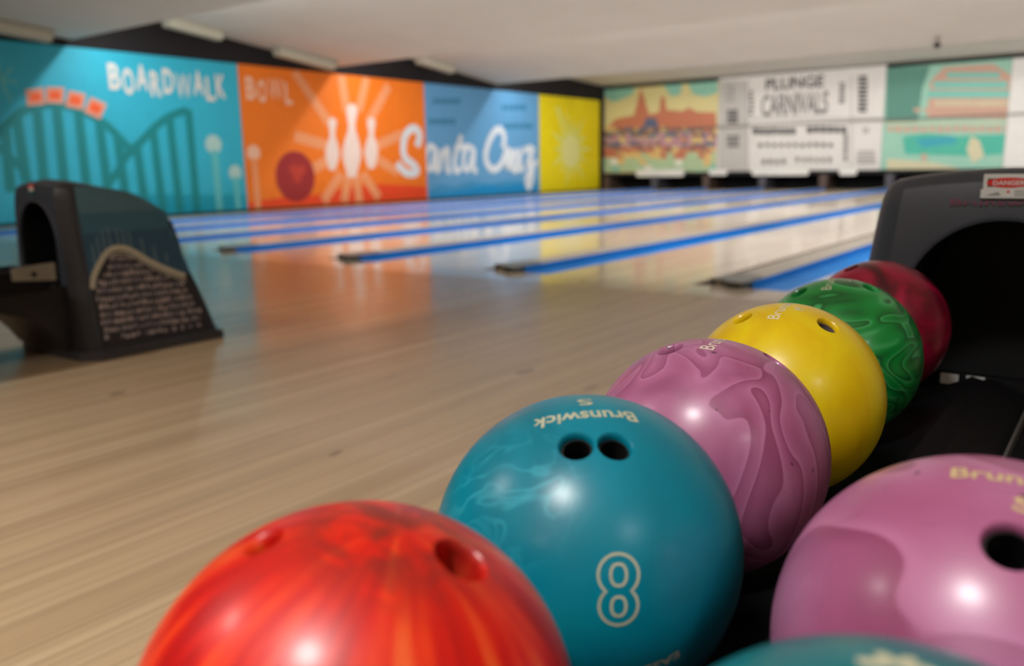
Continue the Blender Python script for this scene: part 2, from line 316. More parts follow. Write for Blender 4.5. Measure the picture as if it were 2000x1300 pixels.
# ------------------------------------------------------------------ murals on the left wall (x = XL) and on the masking wall (y = 23.6)
ART = {
 "teal": [
  ('p','cb',[(6.57,.46),(10.12,.3),(10.17,.04),(6.52,.04)]),
  ('r','cd',.13,[(5.74,1.28),(5.9,1.4),(6.07,1.54),(6.3,1.71),(6.57,1.79),(6.84,1.8),(7.12,1.73),(7.45,1.57),(7.67,1.38),(7.86,1.17),(8.01,1.05)]),
  ('r','cd',.13,[(7.42,.56),(7.63,.76),(7.81,1.02),(8.1,1.26),(8.38,1.5),(8.67,1.69),(9.03,1.82)]),('r','cd',.11,[(5.73,1.17),(5.87,1.11),(6.0,.99),(6.16,.78),(6.2,.62)]),
  ('r','cd',.15,[(5.96,1.42),(5.93,.49)]),('r','cd',.15,[(6.15,1.57),(6.17,.64)]),('r','cd',.15,[(6.46,1.74),(6.43,.39)]),('r','cd',.15,[(6.76,1.79),(6.74,.38)]),
  ('r','cd',.15,[(7.09,1.73),(7.09,.28)]),('r','cd',.15,[(7.41,1.59),(7.44,.21)]),('r','cd',.15,[(7.69,1.34),(7.74,.16)]),('r','cd',.15,[(8.02,1.17),(8.06,.15)]),
  ('r','cd',.15,[(8.34,1.44),(8.38,.07)]),('r','cd',.15,[(8.67,1.67),(8.71,.05)]),('r','cd',.15,[(9.05,1.83),(9.05,.04)]),
  ('p','pale',[(6.32,2.0),(6.59,2.05),(6.59,1.8),(6.32,1.76)]),('p','red',[(6.37,1.95),(6.54,1.98),(6.54,1.85),(6.37,1.82)]),
  ('p','pale',[(6.63,2.06),(6.91,2.07),(6.87,1.82),(6.6,1.82)]),('p','red',[(6.67,2.01),(6.85,2.02),(6.83,1.88),(6.65,1.87)]),
  ('p','pale',[(6.97,2.03),(7.24,1.99),(7.16,1.74),(6.89,1.78)]),('p','red',[(7.0,1.97),(7.17,1.94),(7.13,1.8),(6.95,1.83)]),
  ('p','pale',[(7.31,1.95),(7.57,1.85),(7.43,1.6),(7.17,1.71)]),('p','red',[(7.33,1.88),(7.49,1.81),(7.41,1.68),(7.25,1.74)]),('d','th',.17,(9.5,1.23)),
  ('r','tp',.13,[(9.51,1.13),(9.52,.04)]),('d','th',.14,(9.92,.72)),('r','tp',.12,[(9.92,.64),(9.93,.04)]),('r','tp',.04,[(5.99,2.11),(6.17,2.32)]),
  ('r','tp',.04,[(5.99,2.11),(6.22,2.1)]),('r','tp',.04,[(5.99,2.11),(6.1,1.81)]),('r','tp',.04,[(5.99,2.11),(5.98,2.38)]),('r','tp',.04,[(5.99,2.11),(6.04,1.93)]),
 ],
 "orange": [
  ('p','or',[(10.15,.15),(11.03,.23),(11.94,.24),(12.7,.37),(13.76,.41),(15.21,.32),(15.25,.04),(10.17,.04)]),('r','op',.22,[(11.48,2.68),(12.31,1.7)]),
  ('r','op',.22,[(12.71,2.66),(12.82,1.95)]),('r','op',.22,[(13.44,2.69),(13.16,1.97)]),('r','op',.22,[(14.11,2.55),(13.43,1.73)]),('r','op',.22,[(11.38,1.41),(12.28,1.22)]),
  ('r','op',.22,[(14.48,1.51),(13.63,1.24)]),('r','op',.22,[(11.72,.73),(12.26,.95)]),('r','op',.22,[(12.03,.09),(12.56,.66)]),('r','op',.22,[(12.6,.07),(12.78,.66)]),
  ('r','op',.22,[(13.05,.05),(12.98,.66)]),('r','op',.22,[(13.65,.11),(13.18,.65)]),('r','op',.22,[(14.3,.66),(13.67,.94)]),
  ('p','ow',[(12.45,1.8),(12.5,1.76),(12.51,1.68),(12.47,1.59),(12.45,1.5),(12.45,1.42),(12.51,1.27),(12.54,1.12),(12.53,1.0),(12.46,.86),(12.4,.73),(12.24,.73),(12.2,.86),(12.16,1.0),(12.16,1.11),(12.22,1.26),(12.3,1.41),(12.31,1.5),(12.3,1.58),(12.28,1.67),(12.3,1.75),(12.35,1.8)]),
  ('p','ow',[(13.58,1.84),(13.63,1.8),(13.64,1.71),(13.61,1.63),(13.58,1.54),(13.58,1.45),(13.65,1.3),(13.69,1.15),(13.67,1.03),(13.61,.88),(13.54,.75),(13.36,.75),(13.31,.89),(13.27,1.03),(13.27,1.15),(13.33,1.3),(13.41,1.45),(13.43,1.53),(13.41,1.62),(13.39,1.71),(13.42,1.79),(13.47,1.84)]),
  ('p','ow',[(13.04,2.1),(13.1,2.05),(13.12,1.93),(13.07,1.8),(13.03,1.68),(13.04,1.56),(13.12,1.35),(13.17,1.13),(13.15,.96),(13.06,.76),(12.97,.57),(12.75,.58),(12.69,.76),(12.63,.96),(12.63,1.13),(12.71,1.34),(12.82,1.55),(12.84,1.67),(12.82,1.79),(12.8,1.91),(12.83,2.03),(12.9,2.1)]),
  ('d','ob',.5,(11.34,.62)),('d','oo',.1,(11.3,.76)),('d','oo',.1,(11.49,.74)),('d','oo',.1,(11.38,.59)),('d','oq',.15,(10.37,1.08)),('r','op',.13,[(10.37,.99),(10.38,.04)]),
 ],
 "blue": [
  ('p','bd',[(15.58,2.36),(15.72,2.36),(15.71,2.23),(15.57,2.22)]),('p','bd',[(15.78,2.37),(15.92,2.37),(15.92,2.24),(15.77,2.23)]),
  ('p','bd',[(15.99,2.38),(16.13,2.39),(16.13,2.25),(15.98,2.24)]),('p','bd',[(16.2,2.39),(16.35,2.4),(16.34,2.26),(16.19,2.25)]),
  ('p','bd',[(16.41,2.4),(16.56,2.41),(16.56,2.27),(16.41,2.26)]),('p','bd',[(15.41,1.89),(15.55,1.9),(15.54,1.75),(15.41,1.75)]),
  ('p','bd',[(15.61,1.9),(15.75,1.9),(15.74,1.76),(15.6,1.75)]),('p','bd',[(15.81,1.9),(15.96,1.91),(15.95,1.76),(15.8,1.76)]),
  ('p','bd',[(16.02,1.91),(16.16,1.92),(16.15,1.77),(16.01,1.76)]),('p','bd',[(16.22,1.92),(16.37,1.92),(16.36,1.77),(16.22,1.77)]),
  ('p','bd',[(18.28,2.33),(18.43,2.34),(18.43,2.2),(18.27,2.2)]),('p','bd',[(18.5,2.34),(18.66,2.35),(18.66,2.21),(18.5,2.21)]),
  ('p','bd',[(18.73,2.36),(18.9,2.36),(18.89,2.22),(18.73,2.21)]),('p','bd',[(18.97,2.37),(19.14,2.37),(19.13,2.23),(18.96,2.22)]),
  ('p','bd',[(19.21,2.38),(19.38,2.39),(19.37,2.24),(19.2,2.23)]),('p','bd',[(18.41,1.87),(18.58,1.87),(18.58,1.73),(18.4,1.72)]),
  ('p','bd',[(18.66,1.88),(18.84,1.88),(18.84,1.73),(18.66,1.73)]),('p','bd',[(18.92,1.88),(19.11,1.89),(19.1,1.74),(18.92,1.74)]),
  ('p','bd',[(19.19,1.89),(19.38,1.9),(19.37,1.75),(19.19,1.74)]),('p','bd',[(19.46,1.9),(19.65,1.9),(19.65,1.75),(19.46,1.75)]),
  ('p','bm',[(15.28,.21),(15.74,.36),(16.32,.29),(16.94,.42),(17.66,.31),(18.52,.4),(19.89,.33),(19.92,.04),(15.33,.04)]),
  ('p','bb',[(15.32,.12),(15.87,.14),(16.47,.18),(17.17,.26),(17.66,.29),(18.25,.21),(18.96,.27),(19.91,.17),(19.92,.04),(15.33,.04)]),
 ],
 "yellow": [
  
  ('p','yp',[(22.88,1.23),(22.17,1.11),(22.53,.82),(22.06,.9),(22.41,.29),(21.88,.76),(21.86,.31),(21.65,.71),(21.38,.09),(21.43,.77),(21.07,.5),(21.25,.91),(20.62,.73),(21.16,1.11),(20.74,1.22),(21.16,1.33),(20.63,1.7),(21.26,1.54),(21.09,1.93),(21.44,1.68),(21.41,2.34),(21.66,1.73),(21.87,2.13),(21.88,1.69),(22.41,2.15),(22.07,1.55),(22.53,1.64),(22.17,1.34)]),
  ('r','yp',.18,[(20.92,2.39),(21.27,1.86)]),('d','yw',.45,(21.65,1.17)),
 ],
 "script": [
  ('r','sw',.19,[(14.96,1.24),(15.06,1.47),(14.98,1.62),(14.78,1.63),(14.58,1.48),(14.49,1.2),(14.55,.97),(14.82,.82),(14.93,.68),(14.75,.62),(14.5,.67),(14.27,.86)]),
  ('r','sw',.15,[(14.88,.76),(15.12,.93),(15.25,1.16)]),('r','sw',.15,[(15.58,1.19),(15.4,1.25),(15.26,1.03),(15.3,.74),(15.47,.77),(15.62,1.19),(15.59,.73),(15.71,.67)]),
  ('r','sw',.15,[(15.72,.67),(15.84,1.17),(15.81,.93),(16.0,1.19),(16.07,1.09),(16.01,.7),(16.15,.66)]),
  ('r','sw',.15,[(16.59,1.52),(16.36,1.09),(16.28,.76),(16.39,.65),(16.54,.76)]),('r','sw',.15,[(16.3,1.2),(16.75,1.27)]),
  ('r','sw',.15,[(17.01,1.19),(16.81,1.25),(16.65,1.01),(16.69,.71),(16.87,.74),(17.07,1.2),(17.03,.71),(17.18,.65)]),
  ('r','sw',.19,[(18.31,1.22),(18.36,1.53),(18.18,1.7),(17.92,1.63),(17.66,1.33),(17.54,1.01),(17.67,.75),(17.92,.68),(18.22,.83),(18.46,1.2)]),
  ('r','sw',.19,[(18.46,1.2),(18.57,1.12),(18.44,.7),(18.64,.92),(18.84,1.18),(18.71,.72),(18.91,.69),(19.08,1.19),(19.02,.69),(19.22,.73)]),
  ('r','sw',.19,[(19.23,1.16),(19.68,1.21),(19.38,.78),(19.63,.78),(19.62,.54),(19.53,.22),(19.41,.2),(19.38,.46),(19.84,.91)]),
 ],
 "pier": [
  ('p','kt',[(-13.73,3.08),(-12.62,3.08),(-12.69,2.82),(-13.34,2.63),(-13.71,2.82)]),('p','kt',[(-11.67,3.08),(-11.07,3.06),(-11.13,2.73),(-11.41,2.68)]),
  ('p','kt',[(-10.9,3.07),(-9.98,3.06),(-9.98,2.71),(-10.31,2.61),(-10.72,2.7)]),('p','kt',[(-13.72,1.08),(-13.56,.54),(-13.68,.54)]),
  ('p','ko',[(-13.65,1.82),(-13.26,2.14),(-12.65,2.2),(-12.54,2.56),(-12.42,3.03),(-12.24,2.54),(-12.13,2.21),(-11.8,2.26),(-11.76,2.7),(-11.63,2.69),(-11.55,2.31),(-11.05,2.25),(-10.85,2.34),(-10.57,2.2),(-10.03,2.17),(-9.93,1.67)]),
  ('p','kb',[(-12.34,1.83),(-12.24,2.12),(-11.91,2.1),(-11.79,1.81)]),('p','kc',[(-13.71,1.91),(-13.55,1.9),(-13.55,1.76),(-13.71,1.76)]),
  ('p','kc',[(-13.55,1.91),(-13.39,1.91),(-13.39,1.76),(-13.55,1.77)]),('p','kc',[(-13.39,1.88),(-13.24,1.87),(-13.24,1.73),(-13.39,1.73)]),
  ('p','kn',[(-13.24,1.9),(-13.08,1.9),(-13.08,1.75),(-13.24,1.76)]),('p','kn',[(-13.08,1.83),(-12.93,1.83),(-12.93,1.68),(-13.08,1.69)]),
  ('p','kb',[(-12.93,1.88),(-12.78,1.87),(-12.78,1.73),(-12.93,1.73)]),('p','kn',[(-12.78,1.88),(-12.63,1.87),(-12.63,1.73),(-12.78,1.73)]),
  ('p','kc',[(-12.63,1.84),(-12.48,1.84),(-12.48,1.69),(-12.63,1.7)]),('p','kb',[(-12.48,1.84),(-12.33,1.84),(-12.33,1.69),(-12.48,1.7)]),
  ('p','kb',[(-12.33,1.85),(-12.18,1.85),(-12.18,1.71),(-12.33,1.71)]),('p','kc',[(-12.18,1.8),(-12.03,1.79),(-12.03,1.65),(-12.18,1.66)]),
  ('p','kn',[(-12.03,1.83),(-11.89,1.82),(-11.88,1.68),(-12.03,1.69)]),('p','kn',[(-11.89,1.8),(-11.74,1.8),(-11.74,1.66),(-11.88,1.66)]),
  ('p','kc',[(-11.74,1.84),(-11.6,1.83),(-11.59,1.69),(-11.74,1.69)]),('p','kn',[(-11.6,1.84),(-11.45,1.83),(-11.45,1.69),(-11.59,1.7)]),
  ('p','ko',[(-11.45,1.77),(-11.31,1.77),(-11.31,1.63),(-11.45,1.63)]),('p','kn',[(-11.31,1.79),(-11.17,1.79),(-11.17,1.65),(-11.31,1.65)]),
  ('p','kn',[(-11.17,1.77),(-11.03,1.76),(-11.02,1.63),(-11.16,1.63)]),('p','kc',[(-11.03,1.79),(-10.89,1.78),(-10.88,1.64),(-11.02,1.65)]),
  ('p','kb',[(-10.89,1.78),(-10.75,1.77),(-10.75,1.64),(-10.88,1.64)]),('p','kn',[(-10.75,1.74),(-10.61,1.74),(-10.61,1.6),(-10.74,1.6)]),
  ('p','kn',[(-10.61,1.8),(-10.47,1.79),(-10.47,1.66),(-10.61,1.66)]),('p','kn',[(-10.47,1.78),(-10.34,1.77),(-10.33,1.64),(-10.47,1.64)]),
  ('p','ko',[(-10.34,1.73),(-10.2,1.73),(-10.2,1.59),(-10.33,1.6)]),('p','kn',[(-10.2,1.75),(-10.07,1.75),(-10.06,1.61),(-10.2,1.62)]),
  ('p','kc',[(-10.07,1.74),(-9.93,1.73),(-9.93,1.6),(-10.06,1.6)]),('p','kn',[(-13.71,1.73),(-13.57,1.73),(-13.57,1.58),(-13.71,1.58)]),
  ('p','kb',[(-13.57,1.7),(-13.44,1.7),(-13.43,1.55),(-13.57,1.55)]),('p','kn',[(-13.44,1.7),(-13.3,1.7),(-13.3,1.54),(-13.43,1.55)]),
  ('p','kp',[(-13.3,1.71),(-13.17,1.71),(-13.16,1.55),(-13.3,1.56)]),('p','kb',[(-13.17,1.68),(-13.03,1.68),(-13.03,1.53),(-13.16,1.53)]),
  ('p','kn',[(-13.03,1.7),(-12.9,1.69),(-12.9,1.54),(-13.03,1.55)]),('p','kp',[(-12.9,1.7),(-12.77,1.7),(-12.77,1.54),(-12.9,1.55)]),
  ('p','kb',[(-12.77,1.72),(-12.64,1.72),(-12.63,1.57),(-12.77,1.57)]),('p','kn',[(-12.64,1.7),(-12.51,1.7),(-12.5,1.55),(-12.63,1.55)]),
  ('p','kb',[(-12.51,1.73),(-12.38,1.72),(-12.37,1.57),(-12.5,1.58)]),('p','kn',[(-12.38,1.7),(-12.25,1.69),(-12.24,1.54),(-12.37,1.55)]),
  ('p','kn',[(-12.25,1.72),(-12.12,1.72),(-12.12,1.57),(-12.24,1.58)]),('p','kb',[(-12.12,1.66),(-11.99,1.66),(-11.99,1.51),(-12.12,1.51)]),
  ('p','kb',[(-11.99,1.71),(-11.86,1.71),(-11.86,1.56),(-11.99,1.56)]),('p','kp',[(-11.86,1.68),(-11.74,1.68),(-11.74,1.53),(-11.86,1.53)]),
  ('p','kp',[(-11.74,1.66),(-11.61,1.66),(-11.61,1.51),(-11.74,1.52)]),('p','kb',[(-11.61,1.66),(-11.49,1.66),(-11.48,1.51),(-11.61,1.52)]),
  ('p','kb',[(-11.49,1.67),(-11.36,1.67),(-11.36,1.52),(-11.49,1.53)]),('p','kb',[(-11.36,1.68),(-11.24,1.68),(-11.24,1.53),(-11.36,1.54)]),
  ('p','kn',[(-11.24,1.62),(-11.12,1.61),(-11.11,1.47),(-11.24,1.47)]),('p','kp',[(-11.12,1.66),(-11.0,1.66),(-10.99,1.51),(-11.12,1.52)]),
  ('p','kb',[(-11.0,1.67),(-10.88,1.66),(-10.87,1.52),(-10.99,1.52)]),('p','kp',[(-10.87,1.6),(-10.75,1.6),(-10.75,1.45),(-10.87,1.45)]),
  ('p','kn',[(-10.75,1.65),(-10.64,1.64),(-10.63,1.5),(-10.75,1.5)]),('p','kn',[(-10.63,1.6),(-10.51,1.59),(-10.51,1.45),(-10.63,1.45)]),
  ('p','kn',[(-10.52,1.63),(-10.4,1.63),(-10.39,1.48),(-10.51,1.49)]),('p','kb',[(-10.4,1.61),(-10.28,1.6),(-10.27,1.46),(-10.39,1.46)]),
  ('p','kp',[(-10.28,1.61),(-10.16,1.6),(-10.16,1.46),(-10.27,1.46)]),('p','kn',[(-10.16,1.61),(-10.05,1.61),(-10.04,1.47),(-10.16,1.47)]),
  ('p','kn',[(-10.04,1.57),(-9.93,1.57),(-9.92,1.43),(-10.04,1.43)]),('p','kp',[(-13.71,1.55),(-13.52,1.54),(-13.52,1.39),(-13.71,1.39)]),
  ('p','kp',[(-13.52,1.58),(-13.34,1.57),(-13.33,1.42),(-13.52,1.42)]),('p','kp',[(-13.34,1.55),(-13.15,1.55),(-13.15,1.39),(-13.33,1.4)]),
  ('p','kc',[(-13.15,1.61),(-12.97,1.6),(-12.97,1.45),(-13.15,1.45)]),('p','kp',[(-12.97,1.6),(-12.79,1.59),(-12.79,1.44),(-12.97,1.44)]),
  ('p','kp',[(-12.79,1.56),(-12.61,1.55),(-12.61,1.4),(-12.79,1.41)]),('p','kp',[(-12.61,1.54),(-12.43,1.54),(-12.43,1.38),(-12.61,1.39)]),
  ('p','kp',[(-12.43,1.53),(-12.26,1.52),(-12.25,1.37),(-12.43,1.37)]),('p','kp',[(-12.26,1.53),(-12.08,1.53),(-12.08,1.38),(-12.25,1.38)]),
  ('p','kp',[(-12.08,1.5),(-11.91,1.49),(-11.9,1.34),(-12.08,1.35)]),('p','kp',[(-11.91,1.52),(-11.74,1.51),(-11.73,1.36),(-11.9,1.37)]),
  ('p','kp',[(-11.74,1.51),(-11.56,1.51),(-11.56,1.36),(-11.73,1.37)]),('p','kc',[(-11.56,1.54),(-11.4,1.53),(-11.39,1.39),(-11.56,1.39)]),
  ('p','kp',[(-11.39,1.52),(-11.23,1.52),(-11.22,1.37),(-11.39,1.38)]),('p','kp',[(-11.23,1.48),(-11.06,1.47),(-11.06,1.33),(-11.22,1.33)]),
  ('p','ko',[(-11.06,1.51),(-10.89,1.51),(-10.89,1.36),(-11.06,1.37)]),('p','kp',[(-10.89,1.52),(-10.73,1.52),(-10.73,1.37),(-10.89,1.38)]),
  ('p','kc',[(-10.73,1.45),(-10.56,1.45),(-10.56,1.3),(-10.72,1.31)]),('p','kc',[(-10.57,1.5),(-10.4,1.49),(-10.4,1.35),(-10.56,1.35)]),
  ('p','kp',[(-10.4,1.46),(-10.24,1.46),(-10.24,1.32),(-10.4,1.32)]),('p','kc',[(-10.24,1.49),(-10.08,1.48),(-10.08,1.34),(-10.24,1.35)]),
  ('p','kp',[(-10.08,1.45),(-9.92,1.45),(-9.92,1.3),(-10.08,1.31)]),('p','kn',[(-13.71,1.46),(-13.55,1.46),(-13.55,1.31),(-13.71,1.32)]),
  ('p','kb',[(-13.55,1.39),(-13.39,1.39),(-13.39,1.24),(-13.55,1.24)]),('p','kb',[(-13.39,1.43),(-13.24,1.42),(-13.23,1.28),(-13.39,1.28)]),
  ('p','kb',[(-13.24,1.45),(-13.08,1.45),(-13.08,1.3),(-13.23,1.3)]),('p','kp',[(-13.08,1.38),(-12.93,1.38),(-12.93,1.23),(-13.08,1.24)]),
  ('p','kp',[(-12.93,1.43),(-12.77,1.42),(-12.77,1.28),(-12.93,1.28)]),('p','kb',[(-12.77,1.44),(-12.62,1.44),(-12.62,1.29),(-12.77,1.3)]),
  ('p','kb',[(-12.62,1.41),(-12.47,1.41),(-12.47,1.26),(-12.62,1.27)]),('p','kn',[(-12.47,1.37),(-12.32,1.36),(-12.32,1.22),(-12.47,1.22)]),
  ('p','kp',[(-12.32,1.37),(-12.17,1.36),(-12.17,1.22),(-12.32,1.22)]),('p','kn',[(-12.17,1.36),(-12.02,1.36),(-12.02,1.21),(-12.17,1.22)]),
  ('p','kp',[(-12.03,1.37),(-11.88,1.37),(-11.88,1.23),(-12.02,1.23)]),('p','kn',[(-11.88,1.39),(-11.73,1.39),(-11.73,1.25),(-11.88,1.25)]),
  ('p','kp',[(-11.73,1.37),(-11.59,1.37),(-11.58,1.23),(-11.73,1.23)]),('p','kp',[(-11.59,1.38),(-11.44,1.38),(-11.44,1.24),(-11.59,1.24)]),
  ('p','kp',[(-11.44,1.4),(-11.3,1.39),(-11.3,1.25),(-11.44,1.26)]),('p','kp',[(-11.3,1.39),(-11.16,1.38),(-11.16,1.24),(-11.3,1.24)]),
  ('p','kp',[(-11.16,1.36),(-11.02,1.35),(-11.01,1.21),(-11.16,1.22)]),('p','kb',[(-11.02,1.35),(-10.88,1.34),(-10.87,1.2),(-11.01,1.21)]),
  ('p','kp',[(-10.88,1.38),(-10.74,1.38),(-10.74,1.24),(-10.87,1.24)]),('p','kn',[(-10.74,1.32),(-10.6,1.31),(-10.6,1.17),(-10.73,1.18)]),
  ('p','kb',[(-10.6,1.33),(-10.46,1.33),(-10.46,1.19),(-10.6,1.2)]),('p','kn',[(-10.46,1.31),(-10.32,1.3),(-10.32,1.16),(-10.46,1.17)]),
  ('p','kb',[(-10.33,1.36),(-10.19,1.35),(-10.19,1.22),(-10.32,1.22)]),('p','kb',[(-10.19,1.36),(-10.06,1.35),(-10.05,1.22),(-10.19,1.22)]),
  ('p','kp',[(-10.05,1.29),(-9.92,1.29),(-9.92,1.15),(-10.05,1.15)]),('p','ko',[(-13.71,1.28),(-13.5,1.27),(-13.5,1.1),(-13.71,1.11)]),
  ('p','ko',[(-13.5,1.28),(-13.3,1.27),(-13.3,1.11),(-13.5,1.11)]),('p','kn',[(-13.3,1.3),(-13.1,1.29),(-13.09,1.13),(-13.3,1.13)]),
  ('p','ko',[(-13.1,1.29),(-12.9,1.28),(-12.89,1.12),(-13.09,1.12)]),('p','ko',[(-12.89,1.26),(-12.7,1.25),(-12.69,1.09),(-12.89,1.09)]),
  ('p','ko',[(-12.7,1.29),(-12.5,1.29),(-12.5,1.12),(-12.69,1.13)]),('p','kn',[(-12.5,1.26),(-12.3,1.26),(-12.3,1.09),(-12.5,1.1)]),
  ('p','ko',[(-12.3,1.21),(-12.11,1.2),(-12.11,1.04),(-12.3,1.04)]),('p','ko',[(-12.11,1.22),(-11.92,1.21),(-11.92,1.05),(-12.11,1.05)]),
  ('p','kc',[(-11.92,1.25),(-11.73,1.24),(-11.73,1.08),(-11.92,1.08)]),('p','ko',[(-11.73,1.26),(-11.54,1.25),(-11.54,1.09),(-11.73,1.1)]),
  ('p','kn',[(-11.54,1.25),(-11.36,1.25),(-11.35,1.08),(-11.54,1.09)]),('p','kc',[(-11.35,1.19),(-11.17,1.18),(-11.17,1.02),(-11.35,1.03)]),
  ('p','ko',[(-11.17,1.19),(-10.99,1.19),(-10.98,1.03),(-11.17,1.03)]),('p','ko',[(-10.99,1.21),(-10.8,1.21),(-10.8,1.05),(-10.98,1.05)]),
  ('p','kn',[(-10.8,1.24),(-10.62,1.23),(-10.62,1.08),(-10.8,1.08)]),('p','ko',[(-10.62,1.22),(-10.45,1.21),(-10.44,1.06),(-10.62,1.06)]),
  ('p','kn',[(-10.45,1.23),(-10.27,1.22),(-10.26,1.07),(-10.44,1.07)]),('p','ko',[(-10.27,1.17),(-10.09,1.16),(-10.09,1.01),(-10.26,1.01)]),
  ('p','kc',[(-10.09,1.16),(-9.92,1.15),(-9.91,1.0),(-10.09,1.0)]),('p','ko',[(-13.71,1.15),(-13.48,1.15),(-13.48,.98),(-13.71,.98)]),
  ('p','ko',[(-13.48,1.14),(-13.25,1.14),(-13.25,.97),(-13.48,.98)]),('p','ko',[(-13.25,1.08),(-13.03,1.07),(-13.02,.9),(-13.25,.91)]),
  ('p','kc',[(-13.03,1.1),(-12.8,1.09),(-12.8,.93),(-13.03,.93)]),('p','kc',[(-12.8,1.11),(-12.59,1.1),(-12.58,.94),(-12.8,.94)]),
  ('p','kc',[(-12.59,1.12),(-12.37,1.12),(-12.37,.95),(-12.58,.96)]),('p','kg',[(-12.37,1.07),(-12.15,1.07),(-12.15,.9),(-12.36,.91)]),
  ('p','kc',[(-12.15,1.09),(-11.94,1.09),(-11.94,.93),(-12.15,.93)]),('p','kc',[(-11.94,1.1),(-11.73,1.09),(-11.72,.93),(-11.94,.93)]),
  ('p','ko',[(-11.73,1.07),(-11.52,1.07),(-11.51,.91),(-11.72,.91)]),('p','kg',[(-11.52,1.06),(-11.31,1.05),(-11.31,.89),(-11.51,.9)]),
  ('p','ko',[(-11.31,1.04),(-11.1,1.04),(-11.1,.88),(-11.31,.88)]),('p','ko',[(-11.1,1.05),(-10.9,1.04),(-10.9,.88),(-11.1,.89)]),
  ('p','kg',[(-10.9,1.06),(-10.7,1.05),(-10.7,.9),(-10.9,.9)]),('p','kg',[(-10.7,1.03),(-10.5,1.03),(-10.5,.87),(-10.7,.87)]),
  ('p','ko',[(-10.5,1.05),(-10.3,1.04),(-10.3,.89),(-10.5,.89)]),('p','kc',[(-10.3,1.03),(-10.11,1.02),(-10.1,.86),(-10.3,.87)]),
  ('p','kg',[(-10.11,1.06),(-9.91,1.06),(-9.91,.9),(-10.1,.91)]),('p','kg',[(-13.71,.95),(-13.45,.94),(-13.45,.74),(-13.7,.74)]),
  ('p','kw',[(-13.45,.95),(-13.19,.94),(-13.19,.74),(-13.45,.74)]),('p','kc',[(-13.19,.94),(-12.94,.93),(-12.94,.73),(-13.19,.74)]),
  ('p','kg',[(-12.94,.95),(-12.69,.95),(-12.69,.75),(-12.94,.75)]),('p','kg',[(-12.69,.91),(-12.45,.91),(-12.44,.71),(-12.69,.71)]),
  ('p','kc',[(-12.45,.9),(-12.2,.89),(-12.2,.69),(-12.44,.7)]),('p','kg',[(-12.2,.92),(-11.96,.92),(-11.96,.72),(-12.2,.72)]),
  ('p','kg',[(-11.96,.88),(-11.72,.87),(-11.72,.68),(-11.96,.68)]),('p','kg',[(-11.72,.87),(-11.49,.87),(-11.48,.67),(-11.72,.67)]),
  ('p','kg',[(-11.49,.93),(-11.26,.93),(-11.25,.73),(-11.49,.74)]),('p','kw',[(-11.25,.86),(-11.02,.86),(-11.02,.67),(-11.25,.67)]),
  ('p','kg',[(-11.02,.88),(-10.8,.88),(-10.79,.68),(-11.02,.69)]),('p','kg',[(-10.8,.88),(-10.57,.88),(-10.57,.69),(-10.79,.69)]),
  ('p','kg',[(-10.57,.86),(-10.35,.86),(-10.34,.67),(-10.56,.67)]),('p','kc',[(-10.35,.88),(-10.13,.88),(-10.12,.69),(-10.34,.69)]),
  ('p','kg',[(-10.13,.85),(-9.91,.85),(-9.9,.66),(-10.12,.67)]),('p','kg',[(-13.7,.74),(-13.41,.74),(-13.41,.55),(-13.7,.55)]),
  ('p','kt',[(-13.41,.72),(-13.12,.72),(-13.12,.53),(-13.41,.53)]),('p','kg',[(-13.12,.76),(-12.83,.75),(-12.83,.57),(-13.12,.57)]),
  ('p','kg',[(-12.83,.74),(-12.55,.74),(-12.55,.55),(-12.83,.55)]),('p','kg',[(-12.55,.76),(-12.27,.76),(-12.27,.57),(-12.55,.58)]),
  ('p','kw',[(-12.27,.71),(-11.99,.7),(-11.99,.52),(-12.27,.52)]),('p','kg',[(-11.99,.71),(-11.72,.7),(-11.72,.52),(-11.99,.53)]),
  ('p','kg',[(-11.72,.75),(-11.45,.74),(-11.45,.56),(-11.72,.56)]),('p','kg',[(-11.45,.74),(-11.19,.73),(-11.18,.55),(-11.45,.56)]),
  ('p','kg',[(-11.18,.67),(-10.92,.67),(-10.92,.5),(-11.18,.5)]),('p','kg',[(-10.92,.69),(-10.66,.69),(-10.66,.51),(-10.92,.52)]),
  ('p','kg',[(-10.66,.67),(-10.4,.67),(-10.4,.5),(-10.66,.5)]),('p','kg',[(-10.4,.65),(-10.15,.65),(-10.15,.5),(-10.4,.5)]),
  ('p','kt',[(-10.15,.69),(-9.9,.69),(-9.9,.51),(-10.15,.51)]),
 ],
 "plunge": [
  ('p','pg',[(-9.96,3.04),(-9.11,2.98),(-9.02,.5),(-9.88,.5)]),('p','pk',[(-8.91,1.69),(-8.76,1.68),(-8.75,1.5),(-8.9,1.51)]),
  ('p','pk',[(-8.73,1.67),(-8.58,1.66),(-8.57,1.49),(-8.72,1.5)]),('p','pk',[(-8.55,1.66),(-8.4,1.65),(-8.39,1.48),(-8.54,1.49)]),
  ('p','pk',[(-8.37,1.67),(-8.23,1.66),(-8.22,1.49),(-8.36,1.49)]),('p','pk',[(-8.19,1.65),(-8.05,1.64),(-8.04,1.48),(-8.19,1.49)]),
  ('p','pk',[(-8.02,1.65),(-7.88,1.64),(-7.87,1.47),(-8.01,1.47)]),('p','pk',[(-7.85,1.64),(-7.71,1.63),(-7.7,1.47),(-7.84,1.47)]),
  ('p','pk',[(-7.41,1.66),(-7.26,1.66),(-7.25,1.48),(-7.4,1.49)]),('p','pk',[(-7.23,1.66),(-7.08,1.66),(-7.08,1.49),(-7.22,1.5)]),
  ('p','pk',[(-7.05,1.66),(-6.91,1.66),(-6.9,1.48),(-7.04,1.48)]),('p','pk',[(-6.87,1.65),(-6.73,1.64),(-6.72,1.47),(-6.87,1.48)]),
